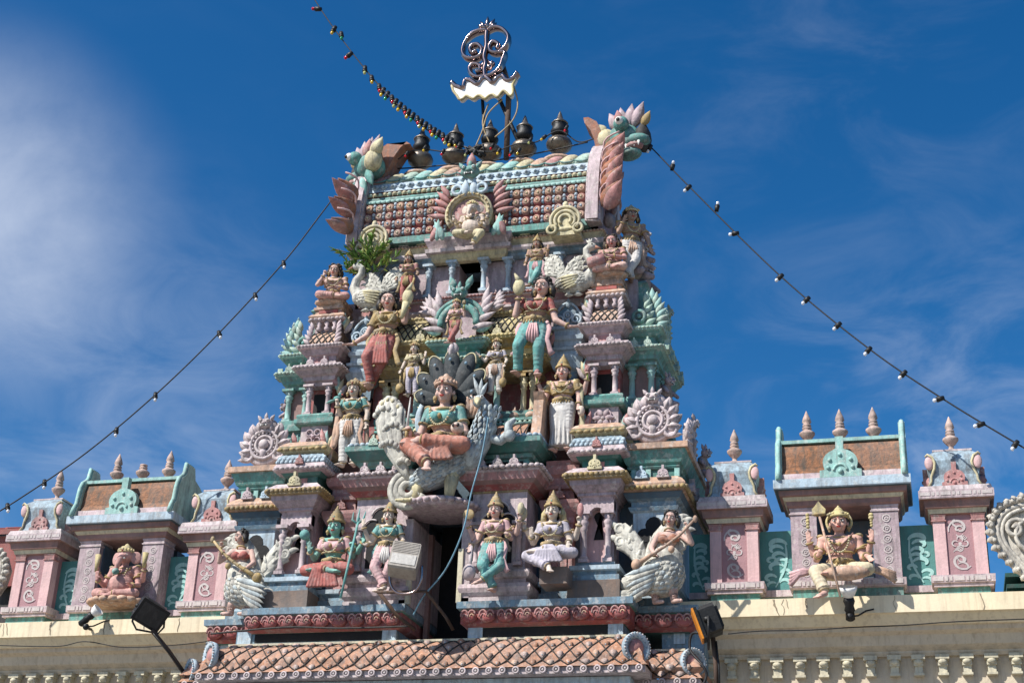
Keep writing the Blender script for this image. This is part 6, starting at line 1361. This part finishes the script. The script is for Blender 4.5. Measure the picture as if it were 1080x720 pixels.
def veena_player(label, px, py, Y, s, mir, blouse):
    root = thing('bird_bodied_musician_statue', label, 'statue', at(px, py, Y)); M = T(0, 0, 0, s=s, mir=mir)
    # bird body: breast to the right, tail to the left
    m = MB('feather'); m.T = M; m.ell((.06, 0, .36), (.3, .24, .27), 16, 12); m.ell((.14, -.02, .52), (.2, .17, .2), 12, 8); m.ell((-.2, .03, .26), (.26, .16, .14), 12, 8)
    m.build('bird_body', root, remesh=.012*s, smoothn=2)
    m = MB(); m.T = M; feathers(m, (.06, 0, .36), .3, .24, .27, 'feather', 12, 10, .04, flow=(-1, 0, -.7), alt='feather_blue')
    for k in range(6): m.m('feather' if k % 2 else 'feather_blue').petal((.1-.02*k, -.25+.01*k, .42-.045*k), 196+k*4, .44-.02*k, .09, .03)
    m.build('wing', root)
    m = MB(); m.T = M; fan_tail(m, (-.12, .02, .2), 72, 95, .92, 6, 'feather', .12)
    for k in range(3): m.petal((-.15, -.05, .12-.02*k), 178+k*5, .42, .12, .06)
    m.build('fan_tail', root)
    for x, y in ((-.02, -.02), (.2, -.04)):
        m = MB('skin_pink'); m.T = M; m.rcone((x, y, .2), (x+.03, y-.02, .1), .075, .05); m.rcone((x+.03, y-.02, .1), (x+.02, y, .035), .05, .032); m.rcone((x+.02, y-.01, .03), (x+.12, y-.06, .022), .03, .022); m.build('leg', root)
    # woman's trunk, growing from the breast
    b_ = V((.16, -.02, .56)); H = 1.12
    def L(x, y, z): return b_+V((x, y, z))*H
    HT = M @ Matrix.Translation(L(.035, -.03, .42)) @ Matrix.Rotation(.75 if mir else -.1, 4, 'Z') @ Matrix.Rotation(.1, 4, 'X') @ Matrix.Rotation(.1, 4, 'Y') @ Matrix.Scale(.165*1.05, 4)
    m = MB('skin_pink'); m.T = M
    m.ell(L(0, 0, .0), (.12, .1, .12), 12, 8); m.rcone(L(0, 0, .0), L(0, -.01, .13), .085, .075); m.ell(L(.01, -.01, .2), (.11, .075, .11), 14, 10); m.rcone(L(.02, 0, .27), L(.03, -.02, .37), .04, .038)
    for sx in (-1, 1): m.ell(L(.01+sx*.052, -.065, .19), (.055, .055, .052), 12, 8)
    m.rcone(L(-.1, 0, .255), L(.12, 0, .26), .042, .042)
    arms = [(L(-.1, 0, .255), L(-.17, -.06, .1), L(-.12, -.16, .0)), (L(.12, 0, .26), L(.26, -.06, .13), L(.22, -.14, .28))]
    for S, e, w in arms: m.rcone(S, e, .042, .034); m.rcone(e, w, .034, .022)
    add_hand(m, arms[0][2], (.5, -.5, -.3), (0, -.4, -1), .11, 'rest', -1); add_hand(m, arms[1][2], (.1, -.3, 1), (-1, -.3, 0), .11, 'fist', 1)
    head_shape(m, HT); m.build('body', root, remesh=.0085*s, smoothn=2)
    m = MB(blouse); m.T = M
    for sx in (-1, 1): m.ell(L(.01+sx*.052, -.072, .19), (.06, .056, .056), 12, 8)
    m.tube([L(-.1, -.02, .19), L(0, -.09, .17), L(.12, -.02, .19)], .03, 8); m.build('blouse', root, remesh=.01*s, smoothn=1)
    m = MB('gold'); m.T = M; ringtube(m, L(.02, -.02, .29), (0, .3, 1), .06, .012); m.build('necklace', root)
    for A in arms: m = MB('gold'); m.T = M; ringtube(m, A[2], A[2]-A[1], .027, .01); m.build('bracelet', root)
    head_parts(root, HT, 'skin_pink', .17, None, 'curly', True, True, earring='gold', bun=(.05, .35, .35))
    m = MB('orange_pale' if not mir else 'gold'); m.T = M
    pts = [L(-.3, -.2, -.12), L(-.14, -.21, -.02), L(.02, -.2, .08), L(.16, -.19, .19), L(.3, -.18, .34)]
    m.tube(pts, [.036, .024, .019, .018, .016], 8); m.ell(pts[0], (.065, .055, .07), 12, 8); m.ell(pts[-1]+V((.02, 0, .02)), (.03, .028, .045), 8, 6); m.ell(L(.07, -.21, .03), (.04, .035, .045), 10, 8)
    for k in range(5): ringtube(m, pts[1].lerp(pts[3], k/4), pts[3]-pts[1], .024, .004)
    m.build('veena', root)
    return root
veena_player('bird bodied woman playing a veena, at the right foot of the tower', 691, 638, -.85, 1.12, False, 'orange')
veena_player('bird bodied woman playing a veena, at the left foot of the tower, turned left', 262, 650, -.85, 1.12, True, 'cloth_red')
# ------------------------------------------------------------------ strings of lamps
def lamp_string(label, wire, bulbs, mats, r=.011, s=1., hang=1.):
    pts = [at(*w) for w in wire]; root = thing('lamp_string', label, 'string lights', pts[0]); o = -V(pts[0])
    m = MB('cable'); m.tube([V(p)+o for p in catmull([V(p) for p in pts])], r, 6); m.build('wire', root)
    for i, bb in enumerate(bulbs):
        c = V(at(bb[0], bb[1], bb[2]))+o; d = V((bb[3] if len(bb) > 3 else -.4, -.2, bb[4] if len(bb) > 4 else -1)).normalized(); q = .07*s
        m = MB('black_metal'); m.cone(c-d*q*.6, c+d*q*1.1, q*.55, q*.72, 10); m.cone(c+d*q*1.1, c+d*q*1.4, q*.72, q*.5, 10); m.build('lamp_socket', root)
        mt = mats[i % len(mats)]; m = MB(mt); m.ell(c+d*q*1.85, (q*.45, q*.45, q*.52), 10, 8); m.cone(c+d*q*1.3, c+d*q*1.8, q*.36, q*.43, 10); m.build('bulb', root)
    return root
lamp_string('black cable with clear bulbs running down to the right edge', [(672, 146, .2), (686, 155, .1), (727, 197, 0), (823, 291, -.3), (917, 368, -.6), (1000, 424, -.8), (1090, 478, -1)],
            [(686, 155, .1), (709, 178, .05, .1, .3), (727, 197, 0, -1), (756, 221, -.1, .2, 1), (777, 246, -.15, -1, -.2), (824, 291, -.3, -1), (852, 315, -.4, -1), (885, 342, -.5, -1), (917, 368, -.6, -.8), (954, 393, -.7, -.9), (993, 420, -.8, -.9, -.3), (1036, 447, -.9, -.9, -.3), (1072, 467, -1, -.7)], ['bulb_clear'], s=.78)
lamp_string('black cable with clear bulbs running down to the left edge', [(352, 208, -.3), (340, 224, -.3), (298, 278, -.5), (232, 350, -.7), (164, 416, -.9), (90, 478, -1.1), (20, 526, -1.3), (-20, 550, -1.4)],
            [(299, 277, -.5, .3), (269, 311, -.6, .4), (231, 351, -.7, .5), (164, 416, -.9, .2), (123, 453, -1, .1), (47, 508, -1.2, .2), (8, 533, -1.3, .4)], ['bulb_clear'], s=.78)
b1 = [(337, 10, .2, -1, .1), (353, 30, .2, -.3), (360, 36, .2, .2), (370, 57, .2, -1), (385, 72, .2, .1), (392, 82, .2, .2)]
w1 = [(325, -12, .2), (337, 8, .2), (355, 34, .2), (385, 73, .2), (410, 101, .2), (437, 127, .25), (462, 144, .3), (488, 155, .35), (512, 160, .4)]
for k in range(20): t = k/19; b1.append((400+85*t, 91+62*t-8*math.sin(PI*t)*-.55, .22+.1*t, -.25 if k % 3 else .2, -1))
lamp_string('festoon of small red, yellow and green bulbs hanging from the top left', w1, b1, ['bulb_red', 'bulb_yellow', 'bulb_green', 'bulb_red', 'bulb_olive', 'bulb_yellow'], s=.92)
lamp_string('loose festoon wound along the bronze pots of the ridge', [(420, 168, .1), (432, 160, .1), (450, 158, .2), (470, 160, .2), (495, 158, .2), (520, 160, .2), (545, 152, .2), (565, 150, .2), (590, 138, .2), (612, 150, .2), (640, 140, .1)],
            [(430, 161, .1), (449, 155, .15), (468, 159, .15), (479, 150, .15, .3), (493, 160, .15), (501, 160, .15), (520, 153, .15), (527, 158, .15), (540, 160, .15), (548, 158, .15), (560, 147, .15), (575, 144, .15, -1), (598, 134, .15)], ['bulb_red', 'bulb_yellow', 'bulb_red', 'bulb_yellow', 'bulb_olive', 'bulb_yellow'], s=.65)
m = MB('cable'); pp = [V(at(x, y, .3)) for x, y in ((418, 178), (450, 176), (490, 172), (530, 168), (575, 160), (620, 150))]; m.tube([p-pp[0] for p in catmull(pp)], .012, 5); o = m.build('ridge_cable', None, pp[0]); tag(o, 'thin black cable strung behind the bronze pots', 'cable')

# ------------------------------------------------------------------ the metal sign on the ridge
SY = .3
def sp_(x, y): return V(at(440+x/7.42, 10+y/7.42, SY))
o0 = V(at(512, 165, SY)); root = thing('rooftop_sign', 'scrolled shiny metal emblem above a wavy mirror banner painted glare white on the ridge', 'sign', o0)
def scroll(name, pts, r=.042, fl=2.2):
    m = MB('steel'); m.tube([p-o0 for p in catmull([sp_(*q) for q in pts], 6)], r, 8, flat=fl); m.build(name, root)
scroll('scroll_band', [(548, 175), (480, 180), (420, 215), (375, 280), (360, 345), (385, 385), (440, 395), (495, 375), (512, 325), (480, 287), (438, 292), (418, 325), (440, 352), (470, 335)])
scroll('scroll_band', [(560, 172), (610, 150), (670, 165), (715, 215), (712, 270), (680, 320), (630, 350), (580, 340), (570, 300), (600, 265), (640, 285), (630, 320)])
scroll('scroll_band', [(640, 350), (690, 350), (672, 410), (650, 470), (600, 515), (540, 535), (470, 540), (425, 510), (415, 470), (445, 440), (490, 450), (495, 490), (465, 500)])
scroll('scroll_stem', [(550, 170), (545, 230), (545, 300), (528, 380), (540, 430), (530, 480), (535, 535)], .05, 1.6)
m = MB('steel')
for (x, y, an, L) in ((548, 160, 90, .28), (535, 160, 118, .22), (562, 160, 66, .24), (520, 150, 140, .14), (575, 150, 45, .15)): q = sp_(x, y)-o0; m.petal(tuple(q), an, L, .09, .05)
m.build('lotus_tip', root)
m = MB('steel')
for (x, y) in ((540, 415), (565, 455), (520, 440), (585, 430)): m.ell(sp_(x, y)-o0, .06, 8, 6)
m.build('boss', root)
top_ = [(275, 592), (305, 620), (335, 630), (365, 640), (380, 580), (415, 575), (450, 595), (480, 610), (505, 575), (540, 552), (575, 580), (600, 600), (630, 560), (672, 540), (700, 575), (735, 575), (768, 545), (792, 515)]
bot_ = [(775, 560), (752, 605), (755, 660), (735, 690), (705, 665), (680, 650), (655, 675), (630, 700), (600, 680), (565, 690), (535, 712), (505, 690), (475, 690), (445, 712), (415, 700), (390, 690), (360, 715), (335, 715), (320, 690), (290, 650)]
q0 = [p-o0 for p in catmull([sp_(*p) for p in top_+bot_+top_[:1]], 3)][:-1]; poly = [(p.x, p.z) for p in q0]
m = MB('cloth_white'); m.m('white_glare_and_enamel').prism(poly, q0[0].y-.06, q0[0].y+.06); m.build('banner_plate', root)  # mirror plate: the sun's reflection is put in as plain white paint
m = MB('steel'); m.tube([p+V((0, 0, .02)) for p in q0[:52]], .05, 6, flat=2.2); m.build('banner_rim', root)
m = MB('yellow'); m.tube([p+V((0, -.05, .0)) for p in q0[54:]], .024, 6); m.build('banner_rim', root)
for a, b_, r in (((508, 92), (513, 172), .03), ((520, 90), (560, 178), .035), ((537, 88), (534, 168), .05), ((530, 68), (540, 100), .04)):
    m = MB('black_metal' if r < .04 else 'rust_metal'); m.cone(V(at(a[0], a[1], SY+.12))-o0, V(at(b_[0], b_[1], SY+.12))-o0, r, r, 8); m.build('support_rod', root)
for pts in ([(541, 88), (546, 110), (540, 128), (522, 145)], [(530, 105), (515, 120), (508, 140), (500, 158)], [(515, 110), (509, 130), (516, 150)]):
    m = MB('wire_tan'); m.tube([p-o0 for p in catmull([V(at(x, y, SY+.02)) for x, y in pts])], .013, 5); m.build('loose_wire', root)
m = MB('black_metal'); rr = random.Random(5)
m.tube([V(at(rr.uniform(490, 512), rr.uniform(152, 166), SY-.1))-o0 for k in range(16)], .03, 6)
m.build('tangled_sockets', root)

# ------------------------------------------------------------------ floodlights
fl = thing('floodlight', 'pale grey floodlight turned away on a bent bracket beside the door', 'floodlight', at(428, 650, -1.5)); o = -V(at(428, 650, -1.5))
F = MB('lamp_grey'); F.T = Matrix.Translation(V(at(427, 590, -1.75))+o) @ Matrix.Rotation(.25, 4, 'Z') @ Matrix.Rotation(.12, 4, 'Y') @ Matrix.Rotation(-.35, 4, 'X') @ Matrix.Scale(.86, 4)
F.stack(-.2, .2, -.14, .14, [(-.26, -.02), (-.24, .02), (.2, .02), (.24, .0), (.26, -.04)])
F.m('lamp_lens').box(-.19, .19, -.17, -.155, -.2, -.02); F.m('lamp_grey')
for k in range(7): F.box(-.2, .2, -.168, -.155, .02+k*.03, .035+k*.03)
F.build('lamp_housing', fl)
m = MB('steel'); pts = [V(at(x, y, -1.75))+o for x, y in ((445, 596), (444, 612), (436, 624), (420, 625), (412, 616), (411, 600))]; m.tube(catmull(pts, 5), .02, 6); m.build('yoke', fl)
m = MB('rust_metal')
m.tube([V(at(x, y, Y))+o for x, y, Y in ((398, 622, -1.45), (418, 648, -1.3), (438, 664, -1.15))], .028, 6); m.tube([V(at(x, y, Y))+o for x, y, Y in ((398, 624, -1.6), (425, 624, -1.7), (449, 623, -1.6), (470, 650, -1.2), (478, 664, -1.1))], .022, 6); m.build('bracket_arm', fl)
def black_flood(label, px, py, Y, sx, rz, ry, rx, arm, edge=False, s=1.):
    base = V(at(arm[-1][0], arm[-1][1], arm[-1][2])); t = thing('floodlight', label, 'floodlight', base)
    m = MB('black_metal'); m.T = Matrix.Translation(V(at(px, py, Y))-base) @ Matrix.Rotation(rz, 4, 'Z') @ Matrix.Rotation(ry, 4, 'Y') @ Matrix.Rotation(rx, 4, 'X') @ Matrix.Scale(s, 4)
    m.stack(-.24, .24, -.1, .13, [(-.2, -.05), (-.17, .0), (.15, .0), (.2, -.06)])
    for k in range(6): m.box(-.18+k*.065, -.16+k*.065, .1, .17, -.14, .14)
    m.box(-.27, .27, -.14, -.1, -.22, .2)
    for q in (-.25, .25): m.lathe((q, -.02, 0), [(.045, -.03), (.045, .03)], 10)
    m.build('lamp_housing', t)
    m2 = MB('lamp_orange' if edge else 'black_mould'); m2.T = m.T
    if edge: m2.box(-.275, .275, -.17, -.143, -.22, .2)
    else: m2.box(-.22, .22, -.146, -.141, -.17, .15); m2.m('lamp_grey').box(.0, .07, .171, .176, -.1, -.02)
    m2.build('glass_frame', t)
    m = MB('black_metal'); m.T = Matrix.Translation(V(at(px, py, Y))-base) @ Matrix.Rotation(rz, 4, 'Z') @ Matrix.Scale(s, 4); m.tube([(-.28, 0, 0), (-.29, 0, -.2), (-.2, 0, -.32), (.2, 0, -.32), (.29, 0, -.2), (.28, 0, 0)], .018, 6); m.build('yoke', t)
    m = MB('rust_metal'); m.tube([V(at(*a))-base for a in arm], .032, 6); m.m('black_metal').tube([V(at(*a))-base+V((.04, -.02, -.05)) for a in arm], .014, 5); m.build('bracket_arm', t); return t
black_flood('black floodlight tilted on a rusty arm, under the left niche', 158, 646, -1.2, 1, .9, .35, .5, [(160, 664, -1.2), (178, 686, -1.0), (196, 712, -.7), (200, 735, -.5)], s=.82)
black_flood('black floodlight with an orange edge, at the right end of the tower base', 747, 655, -1.3, 1, -1.42, .1, .35, [(752, 672, -1.3), (755, 700, -1.3), (756, 735, -1.3)], True, s=.95)
def spot(label, px, py, Y, k):
    b_ = V(at(px, py, Y)); t = thing('spot_lamp', label, 'spotlight', b_)
    m = MB('lamp_lens'); m.T = T(0, 0, 0, rx=.5 if k else .0, ry=0 if k else .9, s=1 if k else .8); m.m('white_glare_and_enamel').lathe((0, 0, .12), [(.05, 0), (.08, .04), (.11, .1), (.12, .15), (.105, .15), (.07, .06)], 16)
    m.build('reflector', t); m2 = MB('black_metal'); m2.T = m.T; m2.lathe((0, 0, -.18), [(.03, 0), (.06, .02), (.055, .12), (.07, .14), (.055, .2), (.075, .26), (.06, .31)], 14); m2.build('lamp_holder', t)
    m3 = MB('black_metal'); m3.box(-.015, .015, .0, .16, -.14, -.11); m3.ell((0, .0, -.12), .05, 8, 6); m3.tube([(0, .0, -.12), (.1, .04, -.1), (.2, .12, -.02), (.3, .12, .0)], .012, 5); m3.build('wall_clamp', t); return t
spot('small black spot lamp with silver cup below the spear bearer', 896, 640, -.62, 1)
spot('small black spot lamp clamped to the ledge below the elephant headed figure', 92, 652, -.62, 0)
# cables along the cream ledge, blue wire in the doorway
def cable(label, pts, mat, r=.012, name='cable'):
    pts = [V(at(*p)) for p in pts]; m = MB(mat); m.tube([p-pts[0] for p in catmull(pts)], r, 5); tag(m.build(name, None, pts[0]), label, 'cable')
cable('pale blue wire dangling from the goddess across the dark doorway', [(515, 440, -1.75), (508, 480, -1.75), (497, 520, -1.75), (488, 560, -1.7), (470, 600, -1.6), (447, 628, -1.5), (436, 648, -1.4)], 'wire_blue')
cable('thin dark cable sagging along the right cream ledge', [(768, 668, -.47), (800, 665, -.47), (850, 664, -.47), (900, 661, -.47), (950, 659, -.47), (1010, 655, -.47), (1090, 652, -.47)], 'cable', .008)
cable('thin dark cable along the left cream ledge', [(-5, 680, -.47), (60, 681, -.47), (90, 676, -.47), (130, 682, -.47), (180, 680, -.47), (218, 676, -.47)], 'cable', .008)
cable('dark cable looping down below the right floodlight', [(742, 668, -1.2), (730, 668, -1.1), (728, 685, -1.1), (740, 700, -1.2), (745, 712, -1.2), (738, 730, -1.2)], 'cable', .018)
cable('thin conduit along the canopy top, left of the door', [(222, 668, -1.2), (300, 661, -1.25), (360, 662, -1.25), (430, 660, -1.25)], 'black_mould', .014)
# ------------------------------------------------------------------ the weed growing on the ledge
rr = random.Random(11); wb = V(at(386, 284, -.4)); root = thing('leafy_weed', 'green leafy weed rooted beside the left scrolled fan under the roof', 'plant', wb)
st = MB('stem'); lf = MB('leaf')
for k in range(34):
    a = rr.uniform(0, PI); L = rr.uniform(.16, .48); d = V((math.cos(a)*1.0, -rr.uniform(.1, .6), math.sin(a)*.75+.15)).normalized(); b0 = V((rr.uniform(-.22, .26), rr.uniform(-.05, .1), rr.uniform(-.12, .2))); end = b0+d*L
    st.tube([b0, b0+d*L*.5+V((0, 0, .03)), end], .008, 4)
    for q in range(11):
        c = b0.lerp(end, .25+.75*q/10); e = (d+V((rr.uniform(-.9, .9), rr.uniform(-.9, .6), rr.uniform(-.7, .9)))).normalized()
        lf.m('leaf_light' if rr.random() < .35 else 'leaf').leaf(c, e, V((rr.uniform(-1, 1), rr.uniform(-1, 1), rr.uniform(-.3, .3))), rr.uniform(.08, .15), rr.uniform(.03, .05), .003, curl=rr.uniform(-.3, .1))
st.build('stems', root); lf.build('leaves', root)
# ------------------------------------------------------------------ light
EL, AZ = math.radians(47), math.radians(-42)      # sun in front of the facade, to the left
sd = Vector((math.sin(AZ)*math.cos(EL), -math.cos(AZ)*math.cos(EL), math.sin(EL)))
sl = bpy.data.lights.new('sun', 'SUN'); sl.energy = 5.0; sl.angle = math.radians(.5); sl.color = (1, .965, .91)
so = bpy.data.objects.new('sun', sl); COL.objects.link(so); so.rotation_euler = sd.to_track_quat('Z', 'Y').to_euler(); so.location = (-20, -20, 30)
w = bpy.data.worlds.new('World'); sc.world = w; w.use_nodes = True; nt = w.node_tree; N = nt.nodes; L = nt.links
bg = N['Background']; sky = N.new('ShaderNodeTexSky'); sky.sky_type = 'NISHITA'; sky.sun_disc = False
sky.sun_elevation = EL; sky.sun_rotation = math.atan2(sd.x, sd.y); sky.ozone_density = 3.0; sky.air_density = .9; sky.dust_density = .6
hs = N.new('ShaderNodeHueSaturation'); hs.inputs['Saturation'].default_value = 1.38; hs.inputs['Hue'].default_value = .501; hs.inputs['Value'].default_value = 1.; L.new(sky.outputs[0], hs.inputs['Color'])
tc = N.new('ShaderNodeTexCoord')
def wnoise(scale, det, sx, sy, sz, rot=0, dist=0.):
    mp = N.new('ShaderNodeMapping'); mp.inputs['Scale'].default_value = (sx, sy, sz); mp.inputs['Rotation'].default_value = (0, rot, 0)
    L.new(tc.outputs['Generated'], mp.inputs['Vector']); n = N.new('ShaderNodeTexNoise'); n.inputs['Scale'].default_value = scale
    n.inputs['Detail'].default_value = det; n.inputs['Roughness'].default_value = .6; n.inputs['Distortion'].default_value = dist; L.new(mp.outputs[0], n.inputs['Vector']); return n
def math_(op, a, b=None, c=None):
    x = N.new('ShaderNodeMath'); x.operation = op; x.use_clamp = op in ('MULTIPLY', 'ADD') and False
    for i, v in enumerate((a, b, c)):
        if v is None: continue
        if hasattr(v, 'links'): L.new(v, x.inputs[i])
        else: x.inputs[i].default_value = v
    return x.outputs[0]
def mrange(v, a, b, lo=0., hi=1.):
    x = N.new('ShaderNodeMapRange'); x.interpolation_type = 'SMOOTHSTEP'; x.inputs[1].default_value = a; x.inputs[2].default_value = b
    x.inputs[3].default_value = lo; x.inputs[4].default_value = hi; L.new(v, x.inputs[0]); return x.outputs[0]
def blob(px, py, r0, r1):
    d = (FW*FPX + RT*(px-540) - UP*(py-360)).normalized()
    v = N.new('ShaderNodeVectorMath'); v.operation = 'DISTANCE'; L.new(tc.outputs['Generated'], v.inputs[0]); v.inputs[1].default_value = d
    return mrange(v.outputs['Value'], r0, r1, 1., 0.)
n1 = wnoise(6, 8, 1, 1, 1.2, .5, .3); n2 = wnoise(11, 12, .8, .8, 1.8, .6, .7); n3 = wnoise(1.6, 3, 1, 1, 1, 0)
base = math_('MULTIPLY', blob(-35, 230, .02, .15), mrange(n1.outputs['Fac'], .3, .66, .45, 1.))
low = math_('MULTIPLY', blob(140, 500, .0, .24), mrange(n2.outputs['Fac'], .3, .8))
rgt = math_('MULTIPLY', blob(1000, 500, .0, .2), mrange(n2.outputs['Fac'], .4, .72))
rup = math_('MULTIPLY', blob(880, 60, .02, .2), mrange(n2.outputs['Fac'], .4, .85))
any_ = math_('MULTIPLY', mrange(n3.outputs['Fac'], .4, .75), mrange(n2.outputs['Fac'], .4, .85))
tot = math_('ADD', math_('ADD', math_('MULTIPLY', base, .6), math_('MULTIPLY', low, .3)), math_('ADD', math_('MULTIPLY', rgt, .26), math_('ADD', math_('MULTIPLY', rup, .07), math_('MULTIPLY', any_, .05))))
mn = math_('MINIMUM', tot, .85)
mx = N.new('ShaderNodeMix'); mx.data_type = 'RGBA'; L.new(mn, mx.inputs[0]); L.new(hs.outputs[0], mx.inputs[6]); mx.inputs[7].default_value = (5.6, 6.2, 7.4, 1)
L.new(mx.outputs[2], bg.inputs['Color']); bg.inputs['Strength'].default_value = .09
sc.view_settings.view_transform = 'Standard'; sc.view_settings.look = 'None'; sc.view_settings.exposure = .5; sc.view_settings.gamma = 1
sc.view_settings.use_curve_mapping = False
sc.cycles.max_bounces = 6; sc.cycles.use_denoising = True
sc.render.resolution_x = 1024; sc.render.resolution_y = 682
